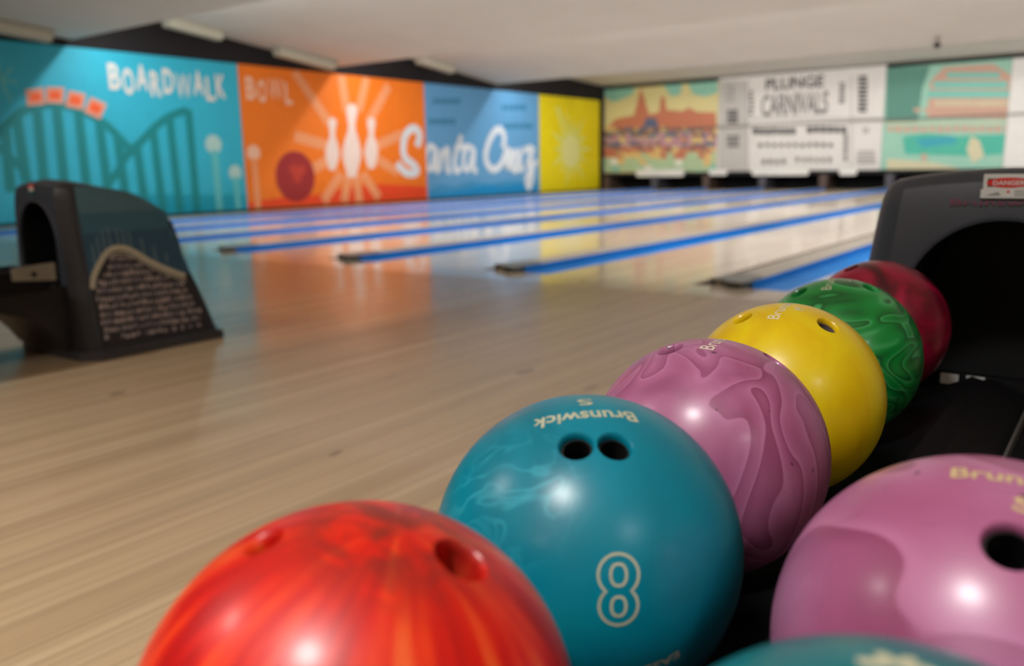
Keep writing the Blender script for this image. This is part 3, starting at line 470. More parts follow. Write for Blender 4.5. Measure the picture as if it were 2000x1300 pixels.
  ('p','pk',[(-6.7,1.63),(-6.55,1.62),(-6.55,1.47),(-6.69,1.47)]),('p','pk',[(-6.52,1.62),(-6.38,1.62),(-6.37,1.45),(-6.51,1.45)]),
  ('p','pk',[(-8.73,1.26),(-8.61,1.26),(-8.61,1.15),(-8.73,1.15)]),('p','pk',[(-8.53,1.26),(-8.41,1.26),(-8.41,1.16),(-8.53,1.17)]),
  ('p','pk',[(-8.33,1.25),(-8.22,1.24),(-8.21,1.15),(-8.33,1.15)]),('p','pk',[(-8.14,1.24),(-8.02,1.24),(-8.02,1.14),(-8.13,1.15)]),
  ('p','pk',[(-7.94,1.24),(-7.83,1.23),(-7.82,1.14),(-7.94,1.14)]),('p','pk',[(-7.75,1.24),(-7.64,1.23),(-7.63,1.14),(-7.75,1.14)]),
  ('p','pk',[(-7.56,1.22),(-7.45,1.22),(-7.44,1.12),(-7.56,1.12)]),('p','pk',[(-7.37,1.23),(-7.26,1.23),(-7.26,1.13),(-7.37,1.13)]),
  ('p','pk',[(-7.19,1.23),(-7.08,1.23),(-7.07,1.12),(-7.18,1.12)]),('p','pk',[(-7.0,1.22),(-6.89,1.22),(-6.89,1.11),(-7.0,1.11)]),
  ('p','pk',[(-6.82,1.2),(-6.71,1.2),(-6.7,1.1),(-6.81,1.11)]),('p','pm',[(-8.61,.83),(-8.5,.83),(-8.49,.69),(-8.6,.69)]),
  ('p','pm',[(-8.42,.84),(-8.31,.83),(-8.31,.68),(-8.42,.69)]),('p','pm',[(-8.24,.82),(-8.13,.81),(-8.12,.68),(-8.23,.68)]),
  ('p','pm',[(-8.06,.83),(-7.95,.83),(-7.94,.69),(-8.05,.69)]),('p','pm',[(-7.67,.87),(-7.57,.87),(-7.57,.73),(-7.66,.73)]),
  ('p','pm',[(-7.49,.85),(-7.4,.85),(-7.39,.72),(-7.49,.73)]),('p','pm',[(-7.32,.86),(-7.23,.86),(-7.22,.72),(-7.32,.72)]),
  ('p','pm',[(-7.15,.84),(-7.06,.84),(-7.05,.71),(-7.14,.71)]),('p','pm',[(-6.98,.84),(-6.89,.84),(-6.88,.7),(-6.97,.7)]),('p','pm',[(-6.81,.85),(-6.72,.85),(-6.71,.7),(-6.8,.7)]),
  ('p','pm',[(-9.03,2.71),(-8.94,2.71),(-8.94,2.62),(-9.03,2.63)]),('p','pm',[(-9.05,2.6),(-8.93,2.59),(-8.93,2.51),(-9.05,2.51)]),
  ('p','pm',[(-9.03,2.48),(-8.91,2.47),(-8.9,2.39),(-9.03,2.39)]),('p','pm',[(-9.02,2.36),(-8.91,2.35),(-8.9,2.27),(-9.01,2.27)]),
  ('p','pm',[(-9.04,2.24),(-8.9,2.23),(-8.9,2.15),(-9.04,2.16)]),('p','pm',[(-9.03,2.12),(-8.92,2.11),(-8.91,2.03),(-9.03,2.04)]),
  ('p','pm',[(-6.63,2.75),(-6.48,2.74),(-6.47,2.68),(-6.63,2.69)]),('p','pm',[(-6.61,2.66),(-6.47,2.65),(-6.46,2.58),(-6.6,2.59)]),
  ('p','pm',[(-6.61,2.57),(-6.48,2.56),(-6.48,2.49),(-6.61,2.5)]),('p','pm',[(-6.61,2.47),(-6.46,2.46),(-6.45,2.4),(-6.61,2.41)]),
  ('p','pm',[(-6.61,2.38),(-6.46,2.37),(-6.46,2.31),(-6.6,2.31)]),('p','pm',[(-6.61,2.29),(-6.46,2.28),(-6.46,2.21),(-6.61,2.22)]),
  ('p','pk',[(-6.16,2.88),(-5.93,2.87),(-5.93,2.79),(-6.15,2.81)]),('p','pk',[(-6.17,2.78),(-5.92,2.76),(-5.92,2.69),(-6.16,2.71)]),
  ('p','pk',[(-6.14,2.67),(-5.91,2.66),(-5.91,2.59),(-6.14,2.6)]),('p','pk',[(-6.15,2.57),(-5.91,2.56),(-5.91,2.48),(-6.14,2.5)]),
  ('p','pk',[(-6.14,2.47),(-5.9,2.45),(-5.9,2.38),(-6.13,2.39)]),('p','pk',[(-6.13,2.36),(-5.91,2.35),(-5.9,2.28),(-6.13,2.29)]),
  ('p','pk',[(-6.12,2.26),(-5.89,2.24),(-5.89,2.17),(-6.12,2.18)]),('p','pk',[(-6.12,2.15),(-5.9,2.14),(-5.89,2.07),(-6.12,2.08)]),
  ('p','pk',[(-6.11,2.05),(-5.9,2.04),(-5.89,1.96),(-6.11,1.97)]),('p','pk',[(-6.43,1.43),(-6.33,1.42),(-6.33,1.36),(-6.43,1.36)]),
  ('p','pk',[(-6.42,1.34),(-6.33,1.33),(-6.33,1.27),(-6.42,1.28)]),('p','pk',[(-6.43,1.25),(-6.33,1.25),(-6.33,1.18),(-6.42,1.19)]),
  ('p','pk',[(-6.42,1.16),(-6.33,1.16),(-6.32,1.1),(-6.41,1.1)]),('p','pk',[(-6.43,1.07),(-6.32,1.07),(-6.31,1.01),(-6.43,1.01)]),
  ('p','pk',[(-6.41,.98),(-6.32,.98),(-6.32,.92),(-6.4,.92)]),('p','pk',[(-6.4,.89),(-6.32,.89),(-6.32,.83),(-6.4,.83)]),('p','pk',[(-6.41,.8),(-6.3,.8),(-6.3,.74),(-6.41,.74)]),
  ('p','pk',[(-9.67,2.21),(-9.36,2.2),(-9.35,2.13),(-9.67,2.14)]),('p','pk',[(-9.69,2.11),(-9.36,2.1),(-9.35,2.03),(-9.69,2.05)]),
  ('p','pk',[(-9.66,2.01),(-9.35,2.0),(-9.35,1.93),(-9.66,1.95)]),('p','pk',[(-9.67,1.92),(-9.34,1.9),(-9.34,1.83),(-9.66,1.85)]),
  ('p','pm',[(-9.67,1.51),(-9.29,1.5),(-9.29,1.41),(-9.66,1.43)]),('p','pm',[(-9.66,1.39),(-9.3,1.38),(-9.3,1.29),(-9.65,1.3)]),
  ('p','pm',[(-9.64,1.27),(-9.28,1.25),(-9.28,1.17),(-9.64,1.18)]),('p','pl',[(-9.73,2.91),(-9.48,2.89),(-9.48,2.8),(-9.73,2.82)]),
  ('p','pl',[(-9.71,2.78),(-9.47,2.76),(-9.47,2.68),(-9.71,2.69)]),('p','pl',[(-9.72,2.65),(-9.46,2.64),(-9.46,2.55),(-9.72,2.56)]),
  ('p','pl',[(-9.72,2.52),(-9.45,2.51),(-9.45,2.42),(-9.72,2.43)]),('p','pl',[(-5.98,1.58),(-5.81,1.57),(-5.8,1.51),(-5.97,1.52)]),
  ('p','pl',[(-5.97,1.49),(-5.81,1.49),(-5.81,1.43),(-5.96,1.43)]),('p','pl',[(-6.07,.99),(-5.63,.98),(-5.62,.92),(-6.07,.93)]),
  ('p','pl',[(-6.08,.9),(-5.62,.89),(-5.61,.83),(-6.07,.84)]),('p','pl',[(-6.08,.81),(-5.6,.8),(-5.6,.73),(-6.08,.74)]),
  ('p','pl',[(-6.05,.72),(-5.59,.71),(-5.59,.64),(-6.05,.65)]),('p','pl',[(-9.11,2.96),(-9.09,2.95),(-8.99,.5),(-9.02,.5)]),
  ('p','pl',[(-6.34,2.92),(-6.32,2.92),(-6.18,.51),(-6.2,.51)]),('p','pl',[(-9.01,1.96),(-5.49,1.8),(-5.49,1.77),(-9.01,1.93)]),
 ],
 "beach": [
  ('p','qd',[(-5.51,3.02),(-4.47,2.99),(-4.61,2.48),(-4.66,1.68),(-5.42,1.69)]),('p','qs',[(-4.46,1.73),(-4.44,2.63),(-4.15,2.94),(-3.11,2.93),(-2.68,2.65),(-2.59,1.64)]),
  ('p','qt',[(-4.09,2.81),(-2.95,2.72),(-2.94,2.59),(-4.08,2.68)]),('p','qt',[(-4.37,2.62),(-2.78,2.51),(-2.76,2.35),(-4.36,2.45)]),
  ('p','qt',[(-4.48,2.41),(-2.69,2.29),(-2.68,2.13),(-4.47,2.23)]),('p','qc',[(-4.29,2.15),(-4.19,2.15),(-4.18,2.02),(-4.28,2.03)]),
  ('p','qc',[(-4.15,2.14),(-4.05,2.14),(-4.04,2.02),(-4.14,2.02)]),('p','qc',[(-4.01,2.15),(-3.91,2.14),(-3.9,2.0),(-4.0,2.01)]),
  ('p','qc',[(-3.87,2.13),(-3.77,2.12),(-3.76,2.0),(-3.86,2.0)]),('p','qc',[(-3.73,2.12),(-3.64,2.12),(-3.63,2.0),(-3.72,2.0)]),
  ('p','qc',[(-3.6,2.12),(-3.5,2.12),(-3.49,1.98),(-3.59,1.99)]),('p','qc',[(-3.46,2.1),(-3.37,2.09),(-3.36,1.98),(-3.45,1.98)]),
  ('p','qc',[(-3.33,2.1),(-3.23,2.09),(-3.22,1.96),(-3.32,1.96)]),('p','qc',[(-3.2,2.1),(-3.1,2.09),(-3.09,1.96),(-3.19,1.97)]),
  ('p','qc',[(-3.06,2.08),(-2.97,2.08),(-2.96,1.95),(-3.05,1.95)]),('p','qc',[(-2.93,2.07),(-2.84,2.06),(-2.83,1.94),(-2.92,1.95)]),
  ('p','qc',[(-2.8,2.07),(-2.71,2.06),(-2.7,1.94),(-2.79,1.95)]),('p','qs',[(-4.78,2.0),(-4.62,2.0),(-4.61,1.9),(-4.77,1.91)]),
  ('p','qs',[(-4.55,1.99),(-4.39,1.98),(-4.38,1.88),(-4.54,1.89)]),('p','qs',[(-4.32,1.98),(-4.17,1.97),(-4.16,1.88),(-4.32,1.89)]),
  ('p','qs',[(-4.1,1.96),(-3.95,1.95),(-3.94,1.87),(-4.09,1.87)]),('p','qs',[(-3.88,1.96),(-3.73,1.95),(-3.72,1.84),(-3.87,1.85)]),
  ('p','qs',[(-3.66,1.94),(-3.51,1.93),(-3.5,1.83),(-3.66,1.84)]),('p','qs',[(-3.45,1.92),(-3.3,1.92),(-3.29,1.82),(-3.44,1.83)]),
  ('p','qs',[(-3.24,1.93),(-3.09,1.92),(-3.08,1.82),(-3.23,1.83)]),('p','qs',[(-3.03,1.91),(-2.88,1.91),(-2.87,1.81),(-3.02,1.82)]),
  ('p','qs',[(-2.82,1.9),(-2.68,1.89),(-2.67,1.8),(-2.81,1.81)]),('p','qc',[(-5.42,1.69),(-2.59,1.57),(-2.58,1.52),(-5.42,1.64)]),
  ('p','qs',[(-5.37,1.58),(-5.22,1.57),(-5.22,1.45),(-5.36,1.45)]),('p','qs',[(-5.18,1.59),(-5.03,1.58),(-5.02,1.42),(-5.17,1.43)]),
  ('p','qs',[(-4.98,1.57),(-4.83,1.56),(-4.82,1.41),(-4.97,1.42)]),('p','qs',[(-4.78,1.56),(-4.64,1.56),(-4.63,1.41),(-4.77,1.41)]),
  ('p','qs',[(-4.59,1.54),(-4.45,1.54),(-4.44,1.4),(-4.58,1.4)]),('p','qs',[(-4.4,1.54),(-4.26,1.54),(-4.25,1.4),(-4.39,1.41)]),
  ('p','qs',[(-4.21,1.54),(-4.07,1.53),(-4.06,1.38),(-4.2,1.39)]),('p','qs',[(-4.03,1.53),(-3.89,1.53),(-3.88,1.38),(-4.02,1.39)]),
  ('p','qs',[(-3.84,1.53),(-3.71,1.52),(-3.69,1.38),(-3.83,1.39)]),('p','qs',[(-3.66,1.52),(-3.52,1.52),(-3.51,1.38),(-3.65,1.38)]),
  ('p','qs',[(-3.48,1.5),(-3.34,1.5),(-3.33,1.36),(-3.47,1.36)]),('p','qs',[(-3.3,1.51),(-3.17,1.5),(-3.16,1.37),(-3.29,1.37)]),
  ('p','qs',[(-3.12,1.48),(-2.99,1.48),(-2.98,1.35),(-3.11,1.35)]),('p','qs',[(-2.95,1.49),(-2.82,1.49),(-2.81,1.34),(-2.94,1.34)]),
  ('p','qs',[(-2.77,1.47),(-2.64,1.47),(-2.63,1.33),(-2.76,1.34)]),('p','qg',[(-4.99,1.32),(-4.43,1.38),(-3.73,1.28),(-2.65,1.29),(-2.64,.83),(-3.26,.79),(-4.91,.88)]),
  ('p','qb',[(-4.68,1.25),(-3.83,1.28),(-3.72,1.12),(-4.51,1.03)]),('p','qc',[(-3.44,1.27),(-3.25,1.16),(-3.12,.79),(-3.35,.63),(-3.52,.95)]),
  ('p','qs',[(-4.52,.87),(-4.4,.87),(-4.38,.71),(-4.51,.71)]),('p','qc',[(-5.33,.78),(-4.18,.65),(-3.57,.5),(-5.31,.5)]),
 ],
}

C = {  # artwork colours
 'teal': (44, 182, 214), 'th': (176, 214, 214), 'oq': (244, 196, 170), 'cd': (0, 136, 144), 'cb': (0, 160, 190), 'pale': (226, 160, 140), 'red': (248, 100, 46), 'tp': (96, 196, 204),
 'orange': (244, 124, 20), 'or': (242, 74, 26), 'op': (242, 158, 108), 'ow': (240, 220, 214), 'ob': (160, 38, 42), 'oo': (196, 60, 44),
 'blue': (96, 162, 214), 'bd': (40, 124, 168), 'bm': (60, 150, 205), 'bb': (0, 146, 214), 'sw': (222, 232, 244),
 'yellow': (236, 218, 0), 'yp': (222, 224, 112), 'yw': (230, 228, 150),
 'pier': (218, 206, 146), 'kt': (140, 196, 176), 'ko': (196, 118, 88), 'kb': (92, 100, 130), 'kn': (150, 104, 92), 'kc': (222, 186, 120), 'kp': (186, 140, 150), 'kg': (176, 200, 160), 'kw': (226, 226, 214),
 'plunge': (222, 218, 214), 'pg': (190, 186, 182), 'pk': (58, 54, 58), 'pm': (112, 108, 108), 'pl': (168, 164, 162),
 'beach': (150, 200, 180), 'qd': (84, 140, 126), 'qs': (200, 160, 140), 'qt': (118, 196, 182), 'qc': (206, 200, 166), 'qg': (70, 180, 158), 'qb': (50, 160, 180),
 'white': (226, 224, 220)}
def cm(k): return mat('print_'+k, C[k], .55, noise=.03, nscale=4)
def mural(name, base, art, place, rect, extra=None):
    """place(a, b, d): artwork plane to world, d = distance in front of the wall"""
    keys = [base]; b = bmesh.new(); a0, a1, b0, b1 = rect
    T = .03
    prism(b, [place(a0, b0, .002), place(a1, b0, .002), place(a1, b1, .002), place(a0, b1, .002)], Vector(place(0, 0, T))-Vector(place(0, 0, .002)))
    def mi(c):
        if c not in keys: keys.append(c)
        return keys.index(c)
    d = T+.0005
    def quad(pts, c):
        nonlocal d
        pts = [(min(a1, max(a0, p[0])), min(b1, max(b0, p[1]))) for p in pts]
        area2 = sum(pts[i][0]*pts[(i+1) % len(pts)][1]-pts[(i+1) % len(pts)][0]*pts[i][1] for i in range(len(pts)))
        if abs(area2) < 1e-6: return
        poly(b, [place(p[0], p[1], d) for p in pts], mi(c))
    for it in art:
        d += .0001
        if it[0] == 'p': quad(it[2], it[1])
        elif it[0] == 'd': quad(circle_pts(it[3] if isinstance(it[3], tuple) else it[2], it[2] if not isinstance(it[2], tuple) else it[3]), it[1])
        elif it[0] == 'r':
            for q in ribbon_pts(it[3], it[2]): quad(q, it[1]); d += .00004
    if extra: extra(b, mi, place, d+.001)
    bmesh.ops.recalc_face_normals(b, faces=b.faces)
    return obj(name, b, [cm(k_) for k_ in keys])
LW = lambda a, z, d: (XL+d, a, z)
def lwtext(s, y0, y1, z0, z1, c, **kw):
    def f(b, mi, place, d): text_on(b, s, lambda u, v: place(y0+(y1-y0)*u, z0+(z1-z0)*v, d), mi(c), **kw)
    return f
ZB, ZT = .03, 2.69
def board_text(b, mi, place, d):
    # tall letters dancing on the base line
    a = 7.64
    for ch, w, o in zip('BOARDWALK', (.20, .20, .22, .20, .20, .31, .22, .17, .20), (.03, -.03, .05, -.04, .02, -.05, .03, -.06, .0)):
        text_on(b, ch, lambda u, v: place(a+w*u, 2.07+o+.40*v, d), mi('white'), bold=.005 if ch == 'W' else .03); a += w+.036
def bowl_text(b, mi, place, d):
    a = 10.30
    for ch, w, o in zip('BOWL', (.21, .21, .33, .18), (.02, -.02, .03, -.03)):
        text_on(b, ch, lambda u, v: place(a+w*u, 2.06+o+.40*v, d), mi('oq'), bold=.005 if ch == 'W' else .03); a += w+.05
tag(mural('wall_mural', 'teal', ART['teal'], LW, (1.0, 10.145, ZB, ZT), board_text), 'turquoise mural panel with green roller coaster, red cars and the word BOARDWALK', 'mural')
tag(mural('wall_mural', 'orange', ART['orange']+ART['script'][:1], LW, (10.155, 15.265, ZB, ZT), bowl_text), 'orange mural panel with three bowling pins bursting with rays and a dark red ball', 'mural')
tag(mural('wall_mural', 'blue', ART['blue']+ART['script'], LW, (15.275, 20.005, ZB, ZT)), 'blue mural panel with waves and the white script letters anta Cruz', 'mural')
tag(mural('wall_mural', 'yellow', ART['yellow'], LW, (20.015, 23.3, ZB, ZT)), 'yellow mural panel with a pale sunburst, last on the left wall', 'mural')

BW = lambda a, z, d: (a, 23.6-d, z)
def plunge_text(b, mi, place, d):
    for s_, a0, a1, z0, z1, c in (('PLUNGE', -8.58, -7.02, 2.68, 2.98, 'pk'), ('CARNIVALS', -8.68, -6.88, 2.0, 2.56, 'pm')):
        text_on(b, s_, lambda u, v: place(a0+(a1-a0)*u, z0+(z1-z0)*v, d), mi(c), bold=.02)
tag(mural('pinsetter_mural', 'pier', ART['pier'], BW, (-13.68, -9.95, .5, 3.02)), 'masking panel above the pits printed with an orange pier pavilion under yellow sky', 'masking panel')
tag(mural('pinsetter_mural', 'plunge', ART['plunge'], BW, (-9.94, -5.48, .5, 3.10), plunge_text), 'grey newsprint masking panel with large black PLUNGE lettering', 'masking panel')
tag(mural('pinsetter_mural', 'beach', ART['beach'], BW, (-5.47, -2.72, .5, 3.02)), 'green and salmon postcard print masking panel above the right ball return', 'masking panel')
tag(mural('pinsetter_mural', 'white', [], BW, (-2.71, .9, .5, 3.02)), 'plain white masking panel cut off by the right edge of the photo', 'masking panel')
tag(mural('pinsetter_mural', 'plunge', [], BW, (.91, 8.8, .5, 3.02)), 'plain pale masking panel at the far right end of the pits', 'masking panel')
b = bmesh.new(); box(b, XL+.04, XR-.02, 23.49, 23.52, 1.735, 1.765)
tag(obj('masking_seam_rail', b, mat('rail_grey', (120, 112, 104), .5, noise=.1)), 'thin grey horizontal rail across the middle of the masking panels', 'rail')
b = bmesh.new(); box(b, XL+.04, XR-.02, 23.54, 23.6, 3.102, 3.125)
tag(obj('masking_top_rail', b, mat('rail_dark', (60, 54, 52), .5, noise=.1)), 'dark thin rail along the top of the masking panels under the ceiling', 'rail')
b = bmesh.new(); box(b, XL+.04, XR-.02, 23.45, 23.6, .40, .496)
tag(obj('masking_bottom_rail', b, M_PIT), 'black rail under the masking panels above the pin pits', 'rail')
# panels hanging below the masking wall
def plaque(x0, x1, z0, z1, label):
    b = bmesh.new(); r = .07; pts = [(x0, z1), (x0, z0+r)]
    for i in range(1, 5): t = math.pi/2*i/4; pts.append((x0+r-r*math.cos(t), z0+r-r*math.sin(t)))
    for i in range(5): t = math.pi/2*i/4; pts.append((x1-r+r*math.sin(t), z0+r-r*math.cos(t)))
    pts.append((x1, z1)); prism(b, [(x, 23.42, z) for x, z in pts], (0, .025, 0))
    tag(obj('hanging_plaque', b, cm('white')), label, 'plaque', 'white plaques hanging under the masking panels')
plaque(-12.47, -10.89, .38, .58, 'wide white plaque hanging under the orange pier masking panel')
plaque(-10.11, -9.56, .40, .56, 'small white plaque hanging where pier panel meets newsprint panel')
plaque(-8.83, -7.25, .38, .58, 'wide white plaque hanging under the newsprint masking panel')
plaque(-6.46, -6.01, .37, .55, 'small white plaque hanging at the right end of the newsprint panel')
# kickback walls between the pits
kbl = ['at the mural wall end', 'second from the mural wall', 'third from the mural wall', 'below the pier panel edge', 'under the wide newsprint plaque', 'right of the wide newsprint plaque',
       'next to the right hood', 'behind the right hood', 'right of the right hood', 'farthest right']
for i, kx in enumerate(range(-8, 2)):
    xs = -.21+PITCHX*kx
    if xs < XL+.1: continue
    b = bmesh.new(); box(b, xs-.10, xs+.10, 23.35, 24.35, -.155, .39, bev=.01)
    o = obj('pit_divider', b, mat('kickback_grey', (74, 72, 80), .5, noise=.15, nscale=8) if i % 2 else mat('kickback_brown', (84, 66, 58), .5, noise=.15, nscale=8))
    tag(o, ('grey' if i % 2 else 'brownish')+' divider wall between dark pin pits, '+kbl[i], 'pit divider', 'pit dividers')

# ------------------------------------------------------------------ strip fixtures under the sawtooth ceiling and the sprinkler
def ceil_z(y):
    for (y0, z0), (y1, z1) in zip(prof[:9], prof[1:9]):
        if y0 <= y <= y1 and y1-y0 > .1: return z0+(z1-z0)*(y-y0)/(y1-y0)
    return 3.04
def fixture(y0, y1, label, x0=-13.5, x1=-13.22, h=.17):
    e = empty('strip_fixture', ((x0+x1)/2, (y0+y1)/2, ceil_z((y0+y1)/2)), label, 'ceiling fixture', 'strip fixtures by the mural wall')
    ox, oy, oz = e.location; b = bmesh.new(); e.rotation_euler.x = math.atan2(ceil_z(y1)-ceil_z(y0), y1-y0)
    L = (y1-y0)/2; w = (x1-x0)/2
    box(b, -w, w, -L, L, -.06, -.006, bev=.006); obj('housing', b, M_FIX, e, smooth=30)
    b = bmesh.new(); prism(b, [(-w*.96, -L*.98, -.061), (w*.96, -L*.98, -.061), (w*.6, -L*.98, -h), (-w*.6, -L*.98, -h)], (0, L*1.96, 0)); obj('diffuser', b, mat('diffuser_cream', (186, 184, 168), .4, noise=.03), e)
fixture(5.25, 6.63, 'pale strip fixture in the top left corner of the photo')
fixture(8.55, 9.6, 'pale strip fixture above the word BOARDWALK')
fixture(10.8, 12.2, 'pale strip fixture above the left half of the orange mural')
fixture(14.75, 15.9, 'pale strip fixture above the seam of orange and blue murals')
e = empty('ceiling_sprinkler', (-3.24, 17.55, ceil_z(17.55)-.001), 'small dark sprinkler hanging from the ceiling at upper right', 'sprinkler')
b = bmesh.new(); lathe(b, [(0, 0), (.05, 0), (.05, -.012), (.02, -.02), (.016, -.09), (0, -.09)], (0, 0, 0), (0, 0, 1), 24); obj('stem', b, mat('sprinkler_stem', (130, 118, 106), .5, noise=.1), e, smooth=30)
b = bmesh.new(); lathe(b, [(0, -.085), (.03, -.085), (.06, -.10), (.07, -.13), (.06, -.165), (.03, -.185), (0, -.19)], (0, 0, 0), (0, 0, 1), 24); obj('head', b, mat('sprinkler_head', (40, 32, 28), .4, noise=.1), e, smooth=30)

# ------------------------------------------------------------------ ball returns
def hw(z): return .292-.122*max(0, z)          # half width of the hood at height z
FACE_Y, HOODC = 1.62, 0.0
def hood_bm():
    b = bmesh.new()
    side = [(0, 0), (0, .1), (0, .2), (0, .3), (0, .4), (0, .5), (0, .6), (.004, .66), (.012, .69), (.03, .705), (.07, .712), (.12, .706), (.18, .694), (.266, .668), (.33, .64), (.39, .603), (.43, .572),
            (.458, .54), (.47, .48), (.483, .38), (.505, .30), (.53, .235), (.565, .12), (.60, 0)]
    ts = [-1, -.97, -.9, -.78, -.6, -.4, -.2, 0, .2, .4, .6, .78, .9, .97, 1]
    rows = []
    for t in ts:
        row = []; a = abs(t)
        off = 0 if a <= .78 else .052*((a-.78)/.22)**1.6
        for i, (y, z) in enumerate(side):
            zz = z; k = 1-y/.6
            if z > .3: zz = z-(.022*t*t+(.012 if a >= 1 else .004 if a > .95 else 0))*(z-.3)/.41
            yy = y+off*k if y < .2 else y
            row.append(b.verts.new((t*hw(z), FACE_Y+yy, zz)))
        rows.append(row)
    for A, B in zip(rows, rows[1:]):
        for i in range(len(side)-1): b.faces.new((A[i], B[i], B[i+1], A[i+1]))
        b.faces.new((A[-1], B[-1], B[0], A[0]))
    b.faces.new(rows[0]); b.faces.new(rows[-1][::-1])
    bmesh.ops.recalc_face_normals(b, faces=b.faces)
    return b
def arch(r, top, bot, n=28):
    pts = [(-r, bot), (r, bot)]
    for i in range(n+1): t = math.pi*i/n; pts.append((r*math.cos(t), top-r*1.05+r*1.05*math.sin(t)))
    return pts
def make_return(cx, which):
    right = which == 'right'
    e = empty('ball_return', (cx, 0, 0), 'dark grey ball return hood with danger sticker behind the row of balls' if right else 'dark grey ball return hood with roller coaster crowd picture on its side', 'ball return', 'ball return machines')
    cut = bmesh.new(); prism(cut, [(x, FACE_Y-.2, z) for x, z in arch(.150, .627, .30)], (0, .475, 0))
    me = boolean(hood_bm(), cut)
    me.name = 'hood'; me.materials.clear(); me.materials.append(M_HOOD); me.materials.append(M_HOODIN); me.materials.append(mat('hood_edge_and_shade', (34, 32, 36), .5, noise=.08, nscale=20))
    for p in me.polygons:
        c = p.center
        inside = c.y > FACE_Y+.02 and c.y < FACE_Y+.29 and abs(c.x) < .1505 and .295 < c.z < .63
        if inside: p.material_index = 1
        elif c.y < FACE_Y+.075 and (c.x > hw(c.z)*.79 or c.z < .29): p.material_index = 2  # dark right edge, plus lower front with its shade put into the colour
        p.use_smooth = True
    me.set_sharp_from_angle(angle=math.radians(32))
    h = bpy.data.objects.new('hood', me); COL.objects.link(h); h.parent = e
    # soft rim around the mouth
    b = bmesh.new(); A = arch(.156, .634, .30)[1:]+[(-.156, .30)]; B = arch(.1495, .6265, .30)[1:]+[(-.1495, .30)]
    A = [p for p in A]; prev = None
    for (x0, z0), (x1, z1) in zip(A, B):
        ring = [b.verts.new((x0, FACE_Y+.001, z0)), b.verts.new(((x0*2+x1)/3, FACE_Y-.003, (z0*2+z1)/3)), b.verts.new((x1, FACE_Y-.002, z1)), b.verts.new((x1, FACE_Y+.01, z1))]
        if prev:
            for i in range(3): b.faces.new((prev[i], prev[i+1], ring[i+1], ring[i]))
        prev = ring
    obj('mouth_rim', b, M_HOOD, e, smooth=60)
    b = bmesh.new(); box(b, -.15, .15, FACE_Y-.015, FACE_Y+.004, .27, .362, bev=.002); obj('mouth_guard', b, M_TRAY, e, smooth=30)
    # base trim following the foot of the hood
    b = bmesh.new(); w0 = hw(0)+.008
    loop = [(-w0, FACE_Y+.052), (-w0*.8, FACE_Y-.008), (w0*.8, FACE_Y-.008), (w0, FACE_Y+.052), (w0, FACE_Y+.612), (-w0, FACE_Y+.612)]
    prism(b, [(x, y, 0.001) for x, y in loop], (0, 0, .035)); obj('base_trim', b, M_TRIM, e)
    # tray with two troughs
    b = bmesh.new(); R = .20; pts = []
    W = .275
    pts = [(-W, .30), (-W, .384), (-.236, .386)]
    for c in (-.125, .125):
        for i in range(13):
            t = math.radians(237+66*i/12); pts.append((c+R*math.cos(t), .3475+R+R*math.sin(t)))
        if c < 0: pts.append((0, .376))
    pts += [(.236, .386), (W, .384), (W, .30)]
    prism(b, [(x, -.42, z) for x, z in pts], (0, 1.94, 0)); obj('ball_tray', b, M_TRAY, e, smooth=35)
    # curved support under the tray
    b = bmesh.new(); sp = [(1.70, .04), (1.60, .04), (1.57, .09), (1.52, .15), (1.44, .20), (1.32, .24), (1.1, .275), (.8, .2995), (1.70, .2995)]
    prism(b, [(-.24, y, z) for y, z in sp], (.42, 0, 0)); obj('tray_support', b, mat('support_black', (26, 23, 25), .5, noise=.15), e, smooth=30)
    b = bmesh.new(); box(b, -.14, .14, -.30, -.10, .03, .2995, bev=.01); box(b, -.2, .2, -.38, -.02, .001, .03, bev=.008)
    obj('pedestal', b, MATS['support_black'], e, smooth=30)
    if right:
        # danger sticker: white plate, red oval on black, small lines
        b = bmesh.new(); y = FACE_Y-.0012
        def rct(x0, x1, z0, z1, mi, d=0): poly(b, [(x0, y-d, z0), (x1, y-d, z0), (x1, y-d, z1), (x0, y-d, z1)], mi)
        sx0, sx1, sz0, sz1 = -.037, .037, .663, .7025
        box(b, sx0, sx1, y, FACE_Y+.002, sz0+.014, sz1); box(b, sx0-.003, sx1-.001, y-.0002, FACE_Y+.002, sz0, sz0+.0145)
        rct(sx0+.006, sx1-.006, .6815, .695, 2, .0003)
        poly(b, [(0+.0325*math.cos(t*math.pi/16), y-.0006, .68825+.0082*math.sin(t*math.pi/16)) for t in range(32)], 1)
        text_on(b, 'DANGER', lambda u, v: (-.023+.046*u, y-.0009, .6845+.0072*v), 0, bold=.02)
        rct(-.002, .002, .6715, .6755, 1, .0006)
        for i in range(4): rct(.009, .031, .6665+.0028*i, .6677+.0028*i, 3, .0006)
        poly(b, [(-.034, y-.0006, .667), (-.010, y-.0006, .667), (-.014, y-.0006, .6735)], 3)
        obj('danger_sticker', b, [mat('sticker_white', (205, 208, 208), .4, noise=.03), mat('sticker_red', (205, 40, 36), .4, noise=.03), mat('sticker_black', (30, 30, 34), .4, noise=.03), mat('sticker_grey', (140, 146, 146), .4, noise=.03)], e)['label'] = 'white sticker with a red DANGER oval'
        b = bmesh.new(); text_on(b, 'Brunswick', lambda u, v: (-.084+.150*u, FACE_Y-.0010, .6515+.0095*v), 0, bold=.0)
        obj('printed_name', b, mat('pink_print', (122, 52, 84), .5, noise=.05), e)['label'] = 'pink printed name'
